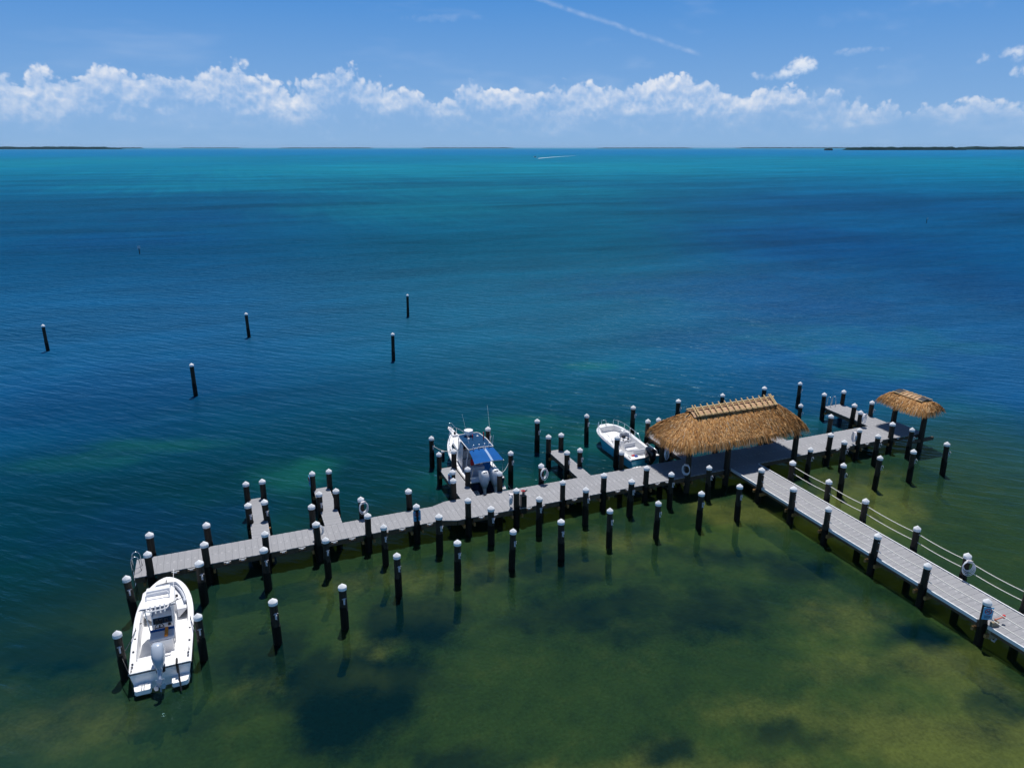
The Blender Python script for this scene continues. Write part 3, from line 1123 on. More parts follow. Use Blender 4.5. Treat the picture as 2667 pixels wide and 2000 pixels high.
for y in (34.1, 34.65, 35.2):
    beam(walk2, 9.5, 42.6, y - .04, y + .04, ZD - 0.32, ZD - 0.05, 'brown_timber', 'stringer')


def cleats(root, xs, y, z, me, rz=0.0):
    for x in xs:
        obj('cleat', me, root, (x - root.location.x, y - root.location.y, z), rz)


# white cleats on short ledges of the near fascia
for root, xs, y in ((walk1, [-3.6, -2.9, -1.3, -0.6, 1.3, 2.2, 3.8, 4.7, 6.4, 7.3, 8.8], 33.745), (walk2, [11.6, 12.4, 14.4, 15.2, 17.2, 18.0, 20.0, 20.7, 22.7, 23.4, 36.6, 37.5, 39.2, 40.4, 42.0], 33.435)):
    for x in xs:
        lx, ly, _ = root.location
        b = MB()
        b.box(x - lx - 0.16, x - lx + 0.16, y - ly - 0.05, y - ly + 0.06, ZD - 0.16, ZD - 0.12)
        b.build('cleat_ledge', 'brown_timber', root)
        obj('cleat', CLEAT, root, (x - lx, y - ly, ZD - 0.12))
cleats(walk2, [14.95], 35.3, ZD, CLEAT_D, 0.3)
cleats(walk2, [12.6], 35.68, ZD, CLEAT_D, 0.1)

flab = ['leftmost narrow finger pier of grey grating', 'second narrow finger pier from the left, beside the hose pile', 'finger pier along the port side of the cabin boat',
        'short finger pier between the cabin boat and the blue-hulled boat', 'finger pier running in under the left end of the big hut roof',
        'finger pier running out behind the right end of the big hut', 'wide rightmost finger pier with a ladder at its end']
froots = []
for i, (nm, xa, xb) in enumerate(FING):
    y0 = 35.51 if i < 2 else 35.83
    y1 = 40.18 if i != 5 else 37.6
    r = thing('finger_pier', flab[i], 'finger pier', ((xa + xb) / 2, y0, 0), 0, 'finger piers')
    froots.append(r)
    tile(r, xa, xb, y0, y1, 1 if i < 6 else 2, along='y')
    board(r, (xa + .04, y0 + 0.02), (xa + .04, y1 - .05))
    board(r, (xb - .04, y0 + 0.02), (xb - .04, y1 - .05))
    board(r, (xa + .25, y1 - .05), (xb - .25, y1 - .05))
    for y in (37.3, 40.08):
        if y < y1 + .1:
            beam(r, xa - .1, xb + .1, y - .32, y - .22, ZD - 0.5, ZD - 0.33, 'tan_timber', 'cross_beam')
# platform of the small hut closes the right end of the dock
plat = thing('hut_platform', 'square deck platform at the right end of the dock under the small hut', 'dock', (43.0, 35.0, 0))
tile(plat, 41.71, 44.38, 33.42, 35.83, 2)
board(plat, (42.7, 33.47), (44.33, 33.47))
board(plat, (44.33, 33.5), (44.33, 35.75))
beam(plat, 43.0, 45.0, 33.05, 33.2, ZD - .5, ZD - .28, 'brown_timber', 'cross_beam')

acc = thing('access_pier', 'long grey access pier with white edges leading to the lower right', 'pier', (29.05, 22, 0))
tile(acc, 28.08, 30.04, 8.0, 33.46, 2, along='y')
board(acc, (28.1, 8.0), (28.1, 33.4))
board(acc, (30.02, 8.0), (30.02, 33.4))
for x in (28.02, 30.1):
    board(acc, (x + 0.0, 8.0), (x + 0.0, 33.42), thick=0.055, h0=ZD - 0.13, h1=ZD + 0.025, mt='white_trim', name='edge_strip')
for y in APW[:6]:
    for s_ in (-1, 1):
        beam(acc, 27.86, 30.25, y + s_ * .29 - .05, y + s_ * .29 + .05, ZD - 0.5, ZD - 0.33, 'tan_timber', 'cross_beam')
for x in (28.6, 29.5):
    beam(acc, x - .04, x + .04, 8, 33.4, ZD - 0.32, ZD - 0.05, 'brown_timber', 'stringer')


# rope handrails of the access pier
def rope_run(x, ys, z, label, sag):
    pts = []
    for i in range(len(ys) - 1):
        for j in range(10):
            t = j / 10
            y = ys[i] + (ys[i + 1] - ys[i]) * t
            pts.append((x, y, z - sag * 4 * t * (1 - t)))
    pts.append((x, ys[-1], z))
    b = MB()
    b.tube(pts, 0.019, 6)
    o = b.build('handrail_rope', 'rope', smooth='all')
    tag(o, label, 'rope', 'rope handrails of the access pier')


rope_run(30.5, APE, 1.86, 'upper white rope strung along the right side of the access pier', 0.06)
rope_run(30.5, APE, 1.42, 'lower white rope strung along the right side of the access pier', 0.06)
rope_run(28.02, APW, 1.86, 'upper white rope strung along the left side of the access pier', 0.06)
rope_run(28.02, APW, 1.42, 'lower white rope strung along the left side of the access pier', 0.06)


# ladders
def ladder(x, y, rz, label):
    o = thing('dock_ladder', label, 'ladder', (x, y, ZD), rz, 'dock ladders')
    for s_ in (-0.24, 0.24):
        b = MB()
        pts = [(s_, 0.32, 0.0), (s_, 0.3, 0.5)] + [(s_, 0.3 - 0.18 * (1 - math.cos(t)), 0.5 + 0.26 * math.sin(t)) for t in np.linspace(0.3, math.pi - .2, 7)] + [(s_, -0.07, 0.45), (s_, -0.07, -1.5)]
        b.tube(pts, 0.022, 6)
        b.build('side_rail', 'steel', o, smooth='all')
    for z in (-0.25, -0.55, -0.85, -1.15):
        b = MB()
        b.cyl((-0.24, -0.07, z), (0.24, -0.07, z), 0.02, n=6)
        b.build('rung', 'steel', o)


ladder(-5.40, 34.62, -math.pi / 2, 'shiny hooped swim ladder at the left end of the dock')
ladder(42.55, 40.22, math.pi, 'shiny hooped swim ladder on the tip of the rightmost finger pier')


# hoses coiled on piles
def hose(x, y, bearing, zc, label, mt='hose'):
    th = math.radians(bearing)
    o = thing('coiled_hose', label, 'hose', (x + math.sin(th) * (PR + .03), y - math.cos(th) * (PR + .03), zc), th, 'coiled hoses on the piles')
    rs = random.Random(int(x * 10))
    for i in range(5):
        b = MB()
        r1 = 0.205 + 0.014 * i + rs.uniform(-.015, .015)
        r2 = r1 * (1.3 + rs.uniform(-.06, .06))
        off_ = rs.uniform(-.02, .02)
        b.tube([(off_ + r1 * math.sin(t), -0.05 - 0.028 * i, r2 * math.cos(t) - r2 + 0.36) for t in np.linspace(0, 2 * math.pi, 25)[:-1]], 0.016, 6, closed=True)
        b.build('hose_loop', mt, o, smooth='all')
    b = MB()
    b.box(-0.1, 0.1, -0.2, 0.0, 0.33, 0.38)
    b.box(-0.1, 0.1, -0.22, -0.19, 0.33, 0.44)
    b.build('hanger', 'galvanised', o)


hose(5.6, 35.83, 12, 1.62, 'white hose coil on the pile between the left finger piers')
hose(3.01, 33.86, 165, 1.5, 'white hose coil half hidden behind a near-edge dock pile at left')
hose(13.69, 33.56, -120, 1.5, 'white hose coil on the dock pile beside the dark cabinet')
hose(16.31, 36.1, 10, 1.62, 'white hose coil on the pile right of the cabin boat')
hose(30.5, 19.65, -35, 1.62, 'white hose coil on the access pier rope rail')
hose(41.2, 36.1, 20, 1.62, 'white hose coil at the foot of the rightmost finger pier')
hose(38.42, 33.53, -110, 1.5, 'white hose coil on the near-edge pile between both huts')


# notices on piles
def notice(x, y, bearing, z, label):
    th = math.radians(bearing)
    o = thing('pile_notice', label, 'sign', (x + math.sin(th) * (PR + 0.012), y - math.cos(th) * (PR + 0.012), z), th, 'notices on the piles')
    b = MB()
    b.box(-0.2, 0.2, -0.02, 0, -0.29, 0.29)
    b.build('plate', 'sign_shade_blue', o)
    b = MB()
    b.tube([(0.125 * math.cos(t), -0.026, 0.1 + 0.125 * math.sin(t)) for t in np.linspace(0, 2 * math.pi, 21)[:-1]], 0.013, 5, closed=True)
    b.tube([(-0.088, -0.027, 0.188), (0.088, -0.027, 0.012)], 0.012, 5)
    b.build('prohibition_ring', 'sign_red', o)
    b = MB()                       # dark swimmer figure and two wave lines
    b.lathe([(0.004, -0.004), (0.026, -0.002), (0.026, 0.002), (0.004, 0.004)], 8)
    b.xf(Matrix.Translation((0.035, -0.024, 0.14)) @ Matrix.Rotation(math.pi / 2, 4, 'X'))
    b.tube([(-0.075, -0.024, 0.075), (-0.02, -0.024, 0.125), (0.03, -0.024, 0.1)], 0.012, 5)
    b.tube([(-0.09, -0.024, 0.05), (-0.045, -0.024, 0.066), (0, -0.024, 0.05), (0.045, -0.024, 0.066), (0.09, -0.024, 0.05)], 0.009, 5)
    b.build('swimmer_mark', 'black', o)
    b = MB()
    b.box(-0.14, 0.14, -0.024, -0.019, -0.12, -0.095)
    b.box(-0.12, 0.12, -0.024, -0.019, -0.17, -0.145)
    b.box(-0.13, 0.13, -0.024, -0.019, -0.22, -0.195)
    b.build('text_line', 'hull_navy', o)


notice(8.1, 33.86, 0, 1.62, 'white notice tinted shade-blue with a red ring on the left dock half')
notice(28.02, 16.84, -28, 1.62, 'white notice tinted shade-blue with a red ring on the access pier')
notice(11.19, 37.3, -80, 1.62, 'pale notice on a pile of the finger pier by the cabin boat')
notice(3.57, 40.1, -85, 1.62, 'pale notice on the far pile of the second finger pier')

# fire hose cabinet and tap box
o = thing('fire_cabinet', 'dark upright cabinet with a red valve on the near dock edge', 'cabinet', (14.12, 33.66, ZD - 0.25))
b = MB()
b.box(-0.16, 0.16, -0.16, 0.12, -0.15, 0.95, bev=0.02)
b.build('case', 'black', o)
b = MB()
b.cyl((0, 0, 0.95), (0, 0, 1.12), 0.05, n=10)
b.cyl((-0.02, -0.02, 1.06), (0.12, -0.06, 1.1), 0.035, n=8)
b.cyl((0, 0, 1.12), (0, 0, 1.18), 0.02, n=8)
b.build('valve_body', 'dark_metal', o)
b = MB()
b.tube([(0.1 * math.cos(t), 0.1 * math.sin(t), 1.2) for t in np.linspace(0, 2 * math.pi, 13)[:-1]], 0.02, 5, closed=True)
b.box(-0.1, 0.1, -0.012, 0.012, 1.19, 1.21)
b.build('hand_wheel', 'red', o)
o = thing('tap_box', 'tan water tap box on the access pier pile with the notice', 'tap box', (28.24, 16.55, 0.75), math.radians(-10))
b = MB()
b.box(-0.17, 0.17, -0.1, 0.02, -0.3, 0.5, bev=0.01)
b.build('back_board', 'board_tan', o)
b = MB()
b.cyl((0.05, 0.0, 0.5), (0.05, 0.0, 0.6), 0.04, n=8)
b.cyl((0.05, 0.0, 0.56), (0.5, 0.05, 0.6), 0.03, n=8)
b.build('tap_pipe', 'copper', o)
b = MB()
b.cyl((0.5, 0.05, 0.55), (0.5, 0.05, 0.68), 0.06, n=10)
b.build('tap_head', 'red', o)
b = MB()
b.tube([(-0.05, -0.12, -0.32), (0.06, -0.16, -0.4), (0.16, -0.12, -0.34), (0.26, -0.05, -0.38)], 0.04, 6)
b.build('lower_fitting', 'galvanised', o)


# ------------------------------------------------------------------ thatched huts
def thatch(root, ridge, eave, z_r, z_e, rows, per_m, seed, core_in=0.12, blade=(0.5, 0.8)):
    """ridge: (x0,x1,y) ; eave: (x0,x1,y0,y1); all local. hip roof under layered palm fronds"""
    rd = random.Random(seed)
    x0, x1, yr = ridge
    ex0, ex1, ey0, ey1 = eave

    def on_roof(side, s, t):
        # s along the eave 0..1, t up the slope 0..1
        if side == 'S':
            A = Vector((ex0 + (ex1 - ex0) * s, ey0, z_e))
            B = Vector((x0 + (x1 - x0) * s, yr, z_r))
        elif side == 'N':
            A = Vector((ex1 + (ex0 - ex1) * s, ey1, z_e))
            B = Vector((x1 + (x0 - x1) * s, yr, z_r))
        elif side == 'W':
            A = Vector((ex0, ey1 + (ey0 - ey1) * s, z_e))
            B = Vector((x0, yr, z_r))
        else:
            A = Vector((ex1, ey0 + (ey1 - ey0) * s, z_e))
            B = Vector((x1, yr, z_r))
        P = A.lerp(B, t)
        # rounded hips, slight belly
        cxm = (ex0 + ex1) / 2
        cym = (ey0 + ey1) / 2
        kx = abs(P.x - cxm) / ((ex1 - ex0) / 2)
        ky = abs(P.y - cym) / ((ey1 - ey0) / 2)
        cr = max(0.0, kx + ky - 1.55) * 0.55 * (1 - t)
        P.x += (cxm - P.x) * cr * 0.08
        P.y += (cym - P.y) * cr * 0.3
        P.z += 0.12 * math.sin(math.pi * t)
        return P, (A - B).normalized()

    core = MB()
    for side in 'SNWE':
        g = []
        for j in range(7):
            t = j / 6
            g.append([tuple(on_roof(side, i / 16, t)[0] - Vector((0, 0, core_in))) for i in range(17)])
        core.loft(g)
        core.loft([[(p[0], p[1], p[2] - 0.06) for p in r][::-1] for r in g[:4]])
    cr_o = core.build('roof_core', 'thatch_core', root)
    vs, fs, cs = [], [], []
    pal = [(0.40, 0.225, 0.085), (0.34, 0.175, 0.058), (0.48, 0.30, 0.13), (0.25, 0.12, 0.036), (0.40, 0.27, 0.14), (0.15, 0.07, 0.024), (0.42, 0.215, 0.06), (0.40, 0.33, 0.24)]
    wts = [22, 20, 16, 15, 9, 7, 9, 3]
    for side in 'SNWE':
        length = (ex1 - ex0) if side in 'SN' else (ey1 - ey0)
        for r in range(rows):
            t = r / rows * 0.99
            lw = length * (1 - t) + (abs(x1 - x0) * t if side in 'SN' else 0.15 * t)
            n = int(per_m * lw) + 3
            for i in range(n):
                s = (i + rd.random()) / n
                tt = min(0.99, max(0.0, t + rd.uniform(-0.5, 0.5) / rows))
                P, dn = on_roof(side, s, tt)
                L = rd.uniform(*blade) * (0.75 if r == rows - 1 else 1) * (rd.uniform(0.75, 1.25) if r <= 1 else 1)
                wdt = rd.uniform(0.010, 0.026)
                nrm = Vector((0, 0, 1)) - dn * dn.z
                nrm.normalize()
                sd = dn.cross(nrm)
                ang = rd.gauss(0, 0.17)
                d1 = (dn * math.cos(ang) + sd * math.sin(ang))
                lift = rd.uniform(0.0, 0.06)
                p0 = P + nrm * (0.02 + lift * 0.4) - d1 * L * 0.25
                p1 = P + nrm * (0.05 + lift) + d1 * L * 0.3
                p2 = P + nrm * (0.0 + lift * 0.6) + d1 * L * 0.72 + Vector((0, 0, -0.10 - rd.random() * 0.1 if r <= 1 else -0.02))
                sw = d1.cross(nrm) * wdt
                tw = nrm * rd.uniform(-0.5, 0.5) * wdt
                k0 = len(vs)
                vs += [p0 - sw * .6, p0 + sw * .6, p1 + sw + tw, p1 - sw - tw, p2 + sw * .25, p2 - sw * .25]
                fs += [(k0, k0 + 1, k0 + 2, k0 + 3), (k0 + 3, k0 + 2, k0 + 4, k0 + 5)]
                c0 = rd.choices(pal, wts)[0]
                f_ = rd.uniform(0.72, 1.22) * (0.7 + 0.6 * float(fbm(np.array([P.x * 1.7]), np.array([P.y * 1.7 + P.z * 2.3 + 40]), seed, 3)[0]))
                cs += [(c0[0] * f_ * 1.2, c0[1] * f_ * 1.12, c0[2] * f_ * 1.08, 1)] * 6
    me = bpy.data.meshes.new('palm_thatch')
    me.from_pydata([tuple(v) for v in vs], [], fs)
    at = me.attributes.new('tone', 'FLOAT_COLOR', 'POINT')
    at.data.foreach_set('color', np.array(cs, np.float32).ravel())
    me.materials.append(MATS['thatch'])
    o_ = obj('palm_thatch', me, root)
    o_['kind'] = 'stuff'


def pole(root, a_, b_, r, mt='bamboo', name='pole', n=8):
    q_ = MB()
    q_.cyl(a_, b_, r, r * 0.92, n)
    return q_.build(name, mt, root, smooth=True)


hx, hy = 28.8, 34.95
hut = thing('thatched_hut', 'large open-sided hut with a long palm-thatched hip roof over the dock', 'hut', (hx, hy, 0))
HE = (24.15 - hx, 33.5 - hx, 33.3 - hy, 36.75 - hy)
thatch(hut, (25.95 - hx, 31.9 - hx, 35.02 - hy), HE, 4.5, 3.12, 14, 125, 3)
for (x, y) in ((24.85, 33.5), (27.72, 33.5), (32.95, 33.45), (24.72, 36.12), (28.8, 36.08), (32.9, 36.0)):
    b = MB()
    b.lathe([(0.19, -1.9), (0.185, 1.0), (0.165, 3.1 if y < 34 else 3.4)], 14, (x - hx, y - hy))
    b.build('post', 'pile', hut, smooth=True)
for y in (33.55, 36.05):
    pole(hut, (24.6 - hx, y - hy, 2.97), (33.1 - hx, y - hy, 2.97), 0.08, 'brown_timber', 'eave_beam')
for x in (24.85, 27.72, 30.4, 32.93):
    pole(hut, (x - hx, 33.6 - hy, 2.88), (x - hx, 36.2 - hy, 2.88), 0.07, 'brown_timber', 'tie_beam')
pole(hut, (25.9 - hx, 0.07, 4.42), (32.0 - hx, 0.07, 4.42), 0.08, 'brown_timber', 'ridge_beam')
# felt strip under the ridge and the bamboo ridge frame
b = MB()
xs0, xs1 = 25.75 - hx, 32.1 - hx
prof = [(-0.44, 4.36), (-0.22, 4.53), (0.07, 4.61), (0.36, 4.53), (0.58, 4.36)]
b.loft([[(xs0, y, z) for y, z in prof], [(xs1, y, z) for y, z in prof]])
b.loft([[(xs0, y, z - 0.03) for y, z in prof][::-1], [(xs1, y, z - 0.03) for y, z in prof][::-1]])
mat('ridge_felt', (0.47, 0.3, 0.18), 0.9, var=0.15, nscale=3, bump=0.3)
b.build('ridge_cover', 'ridge_felt', hut, smooth=True)
pole(hut, (25.5 - hx, 0.07, 4.74), (32.15 - hx, 0.07, 4.74), 0.065, name='ridge_pole')
for s_, yb in ((-1, -0.46), (1, 0.6)):
    pole(hut, (26.0 - hx, yb, 4.45), (32.0 - hx, yb, 4.45), 0.036, name='ridge_rail')
    pole(hut, (26.0 - hx, yb - s_ * 0.0, 4.38), (31.95 - hx, yb - s_ * 0.05, 4.34), 0.026, name='ridge_rail')
nr = 15
xr = [25.98, 26.16] + list(np.linspace(26.6, 31.45, nr - 3)) + [31.82, 31.97]
for i, x in enumerate(xr):
    jx = random.uniform(-.03, .03)
    pole(hut, (x - hx + jx, -0.54, 4.42), (x - hx + jx, 0.2, 4.9), 0.046, name='ridge_rung', n=7)
    pole(hut, (x - hx + 0.09, 0.68, 4.42), (x - hx + 0.09, 0.1, 4.74), 0.038, name='ridge_rung', n=7)

for (x, y, be, l) in ((24.85, 33.5, -60, 'hose coil in the shade on the near left post of the big hut'), (24.72, 36.12, 30, 'hose coil in the shade on the far left post of the big hut')):
    hose(x, y, be, 1.55, l)

# small hut
kx, ky = 43.75, 34.3
hut2 = thing('thatched_hut', 'small two-post thatched hut with black tarp patches at the right end', 'hut', (kx, ky, 0))


def thatch_small(root, seed):
    """roof with the ridge along Y"""
    tmp = thing('tmp', 'tmp tmp tmp tmp', 'tmp')
    thatch(tmp, (-0.95, 1.0, 0.0), (-1.62, 1.68, -1.02, 1.02), 3.5, 3.0, 7, 125, seed, blade=(0.4, 0.65))
    for ch in list(tmp.children):
        ch.parent = root
        ch.rotation_euler.z = math.pi / 2
    bpy.data.objects.remove(tmp)


thatch_small(hut2, 13)
for y in (33.17, 35.55):
    b = MB()
    b.lathe([(0.19, -1.9), (0.185, 1.0), (0.165, 3.2)], 14, (44.0 - kx - .1, y - ky))
    b.build('post', 'pile', hut2, smooth=True)
pole(hut2, (0.12, -1.35, 3.16), (0.12, 1.5, 3.16), 0.07, 'brown_timber', 'ridge_beam')
for y in (33.17, 35.55):
    pole(hut2, (-0.75, y - ky, 3.05), (0.95, y - ky, 3.05), 0.06, 'brown_timber', 'tie_beam')
b = MB()
prof = [(-0.42, 3.5), (-0.2, 3.60), (0.02, 3.63), (0.24, 3.60), (0.46, 3.5)]
b.loft([[(x, -1.0, z) for x, z in prof], [(x, 1.02, z) for x, z in prof]])
b.build('ridge_cover', 'ridge_felt', hut2, smooth=True)
for (ya, yb) in ((-1.18, -0.72), (0.72, 1.2)):
    b = MB()
    rows_ = []
    for j in range(7):
        y = ya + (yb - ya) * j / 6
        rows_.append([(x * 1.12, y, z + 0.035 + 0.02 * math.sin(j * 2.1 + x * 5)) for x, z in prof])
    b.loft(rows_)
    b.build('tarp_patch', 'tarp', hut2, smooth=True)
for x in (-0.47, 0.5):
    pole(hut2, (x, -1.2, 3.56), (x, 1.2, 3.56), 0.032, name='ridge_rail')
for y in (-0.5, -0.18, 0.16, 0.5):
    pole(hut2, (-0.5, y + 0.1, 3.57), (0.02, y, 3.70), 0.035, name='ridge_rung')
    pole(hut2, (0.02, y, 3.70), (0.55, y - 0.08, 3.57), 0.035, name='ridge_rung')


# ------------------------------------------------------------------ boats
def boat_form(L, W, t0, p, q_, z_st, z_bow, tip=0.02):
    def hw(t):
        if t <= t0:
            return W * (0.95 + 0.05 * math.sin(math.pi / 2 * t / t0))
        s = (t - t0) / (1 - t0)
        return max(tip, W * (1 - s ** p) ** q_)

    def sheer(t):
        return z_st + (z_bow - z_st) * t ** 1.8
    return hw, sheer


def make_hull(root, L, W, t0, p, q_, z_st, z_bow, flange, sole, liner_t, hull_mat, deck_mat='gelcoat', tip=0.02, bow_keel=0.0, liner_bow=None, dz=0.0):
    """outer shell, gunwale deck and cockpit liner; y forward, origin at the transom waterline"""
    hw, sheer = boat_form(L, W, t0, p, q_, z_st, z_bow, tip)
    N = 40
    ts = [i / N * 0.9 for i in range(N)] + [0.9 + 0.1 * math.sin(math.pi / 2 * j / 14) for j in range(15)]
    ts = sorted(set(ts))
    rows = []
    for t in ts:
        w_ = hw(t)
        z = sheer(t)
        r = max(0.0, (t - 0.72) / 0.28)
        yk = L * t - 0.55 * r ** 2
        zk = -0.38 + (0.35 + 0.2 * z) * r ** 2.2
        wc = w_ * (0.86 - 0.42 * r)
        zc = 0.02 + 0.34 * r
        rows.append([(-w_, L * t, z), (-w_ * 0.99, L * t, z - 0.1), (-wc, (L * t + yk) / 2, zc), (0, yk, zk), (wc, (L * t + yk) / 2, zc), (w_ * 0.99, L * t, z - 0.1), (w_, L * t, z)])
    b_ = MB()
    b_.loft([[*r_][::-1] for r_ in rows], capB=False)
    b_.add(rows[0], [tuple(range(7))])
    b_.add(rows[-1], [tuple(range(6, -1, -1))])
    b_.build('hull', hull_mat, root, smooth=True)
    # gunwale
    b_ = MB()
    ta, tb = liner_t
    inner = []
    for side in (-1, 1):
        rr__ = []
        for t in ts:
            w_ = hw(t)
            z = sheer(t)
            if t < ta or t > tb:
                wi = 0.0
            else:
                wi = max(0.0, w_ - flange)
            rr__.append([(side * (w_ + 0.02), L * t, z - 0.05), (side * (w_ + 0.025), L * t, z), (side * (w_ - 0.02), L * t, z + 0.035), (side * wi, L * t, z + 0.03)])
        if side < 0:
            rr__ = [x_[::-1] for x_ in rr__]
        b_.loft(rr__)
    w0 = hw(0)
    z0 = sheer(0)
    b_.add([(-w0 - .02, 0, z0 - .05), (w0 + .02, 0, z0 - .05), (w0 - .02, 0, z0 + .035), (-w0 + .02, 0, z0 + .035)], [(0, 1, 2, 3)])
    wl = hw(1)
    b_.build('gunwale', deck_mat, root, smooth=True)
    # cockpit liner
    b_ = MB()
    tl = [t for t in ts if ta <= t <= tb]
    rows = []
    for t in tl:
        wi = max(0.0, hw(t) - flange)
        z = sheer(t) + 0.03
        zs = sole + (0.28 * max(0, (t - 0.72) / 0.28) if liner_bow else 0)
        rows.append([(-wi, L * t, z), (-wi * 0.97, L * t, zs + 0.03), (-wi * 0.94, L * t, zs), (wi * 0.94, L * t, zs), (wi * 0.97, L * t, zs + 0.03), (wi, L * t, z)])
    b_.loft(rows)
    b_.add(rows[0], [(0, 1, 2, 3, 4, 5)])
    b_.add(rows[-1], [(5, 4, 3, 2, 1, 0)])
    b_.build('cockpit_liner', 'nonskid', root, smooth=True)
    # rub rail
    for side in (-1, 1):
        b_ = MB()
        b_.tube([(side * (hw(t) + 0.03), L * t, sheer(t) - 0.06) for t in ts], 0.022, 6)
        b_.build('rub_rail', 'black' if hull_mat == 'gelcoat' else 'white_trim', root, smooth='all')
    return hw, sheer


def outboard(root, x, y, z, tilt, sc, cowl, leg, name='outboard_motor', decal=None):
    """motor hung on the transom; built upright, then tilted about its bracket"""
    o_ = obj(name, None, root, (x, y, z))
    o_.empty_display_size = 0.2
    T = Matrix.Rotation(tilt, 4, 'X') @ Matrix.Scale(sc, 4)

    def ell(cy, z_, rx, ry, n=16, pw=2.6):
        r_ = []
        for i in range(n):
            th = 2 * math.pi * i / n
            c_, s_ = math.cos(th), math.sin(th)
            r_.append((rx * abs(c_) ** (2 / pw) * (1 if c_ > 0 else -1), cy + ry * abs(s_) ** (2 / pw) * (1 if s_ > 0 else -1), z_))
        return r_
    b_ = MB()
    b_.loft([ell(-0.28, -0.22, 0.11, 0.2), ell(-0.30, -0.05, 0.165, 0.30), ell(-0.31, 0.1, 0.215, 0.37), ell(-0.31, 0.26, 0.235, 0.39, 16, 3.2), ell(-0.31, 0.58, 0.228, 0.37, 16, 3.2), ell(-0.29, 0.72, 0.2, 0.31, 16, 3.2), ell(-0.28, 0.77, 0.13, 0.2)], close=True, capA=True, capB=True)
    b_.xf(T)
    c_o = b_.build('cowling', cowl, o_, smooth='all')
    if decal:
        b_ = MB()
        b_.box(-0.1, 0.1, -0.63, -0.52, 0.64, 0.70)
        b_.xf(T)
        b_.build('air_intake', decal, o_)
    b_ = MB()
    b_.loft([ell(-0.27, -0.1, 0.13, 0.22, 12), ell(-0.28, -0.3, 0.09, 0.17, 12), ell(-0.29, -0.55, 0.055, 0.14, 12), ell(-0.3, -0.72, 0.05, 0.14, 12)], close=True, capA=True, capB=True)
    b_.box(-0.14, 0.14, -0.47, -0.2, -0.6, -0.575)
    b_.xf(T)
    b_.build('midsection', leg, o_, smooth=True)
    b_ = MB()
    b_.cyl((0, -0.08, -0.8), (0, -0.52, -0.8), 0.05, 0.075, 12)
    b_.cyl((0, 0.0, -0.8), (0, -0.08, -0.8), 0.01, 0.05, 12)
    b_.prism([(-0.012, -0.15), (0.012, -0.15), (0.012, -0.4), (-0.012, -0.4)], -1.02, -0.7)
    b_.xf(T)
    lo = b_.build('gearcase', leg, o_, smooth=True)
    b_ = MB()
    b_.cyl((0, -0.52, -0.8), (0, -0.64, -0.8), 0.06, 0.05, 10)
    for i in range(3):
        s0 = len(b_.v)
        b_.loft([[(0.0 - .05, -0.60, 0.05), (0.05, -0.54, 0.05)], [(-0.12, -0.62, 0.14), (0.09, -0.53, 0.14)], [(-0.07, -0.62, 0.22), (0.05, -0.54, 0.22)]])
        b_.loft([[(0.05, -0.545, 0.05), (-.05, -0.605, 0.05)], [(0.09, -0.535, 0.14), (-0.12, -0.625, 0.14)], [(0.05, -0.545, 0.22), (-0.07, -0.625, 0.22)]])
        b_.xf(Matrix.Translation((0, 0, -0.8)) @ Matrix.Rotation(i * 2 * math.pi / 3, 4, 'Y'), s0)
    b_.xf(T)
    b_.build('propeller', 'prop_metal', o_, smooth=True)
    b_ = MB()
    b_.box(-0.16, 0.16, -0.12, 0.06, -0.28, 0.02)
    b_.box(-0.1, -0.06, -0.2, -0.1, -0.25, 0.05)
    b_.box(0.06, 0.1, -0.2, -0.1, -0.25, 0.05)
    b_.build('bracket', 'black', o_)
    return o_


def small(root, name, mt, fn, smooth=False):
    b_ = MB()
    fn(b_)
    return b_.build(name, mt, root, smooth=smooth)


def rail(root, pts, r=0.016, mt='steel', name='rail'):
    b_ = MB()
    b_.tube(pts, r, 6)
    return b_.build(name, mt, root, smooth='all')


def rod_holders(root, lst, z):
    for (x, y) in lst:
        b_ = MB()
        b_.lathe([(0.045, z), (0.045, z + 0.012)], 8, (x, y))
        b_.build('rod_holder', 'black', root)


def boat_cleat(root, x, y, z, rz=1.57):
    o_ = obj('cleat', CLEAT_D, root, (x, y, z), rz)
    o_.scale = (0.7, 0.7, 0.7)


# ---- boat 1: open white centre console, motor tilted up
b1 = thing('open_motorboat', 'open white centre-console boat with its single silver outboard tilted up', 'boat', (-3.93, 26.88, 0))
b1.scale = (1, 0.95, 1)
hw1, sh1 = make_hull(b1, 6.55, 1.14, 0.46, 2.5, 0.56, 0.82, 1.12, 0.2, 0.34, (0.11, 0.93), 'gelcoat', tip=0.03)
small(b1, 'bow_cushion', 'vinyl_white', lambda m_: [m_.loft([[(s_ * (hw1(t) - .24), 6.55 * t, .74), (s_ * (hw1(t) - .24), 6.55 * t, .8), (s_ * max(.0, hw1(t) - .62), 6.55 * t, .8), (s_ * max(0, hw1(t) - .62), 6.55 * t, .36)][::s_] for t in np.linspace(.63, .9, 10)], capA=True, capB=True) for s_ in (-1, 1)], True)
small(b1, 'bow_backrest', 'vinyl', lambda m_: m_.tube([(s_ * (hw1(t) - .26), 6.55 * t, .93) for s_, t in [(-1, u) for u in np.linspace(.68, .915, 8)] + [(1, u) for u in np.linspace(.915, .68, 8)]], 0.06, 6), True)
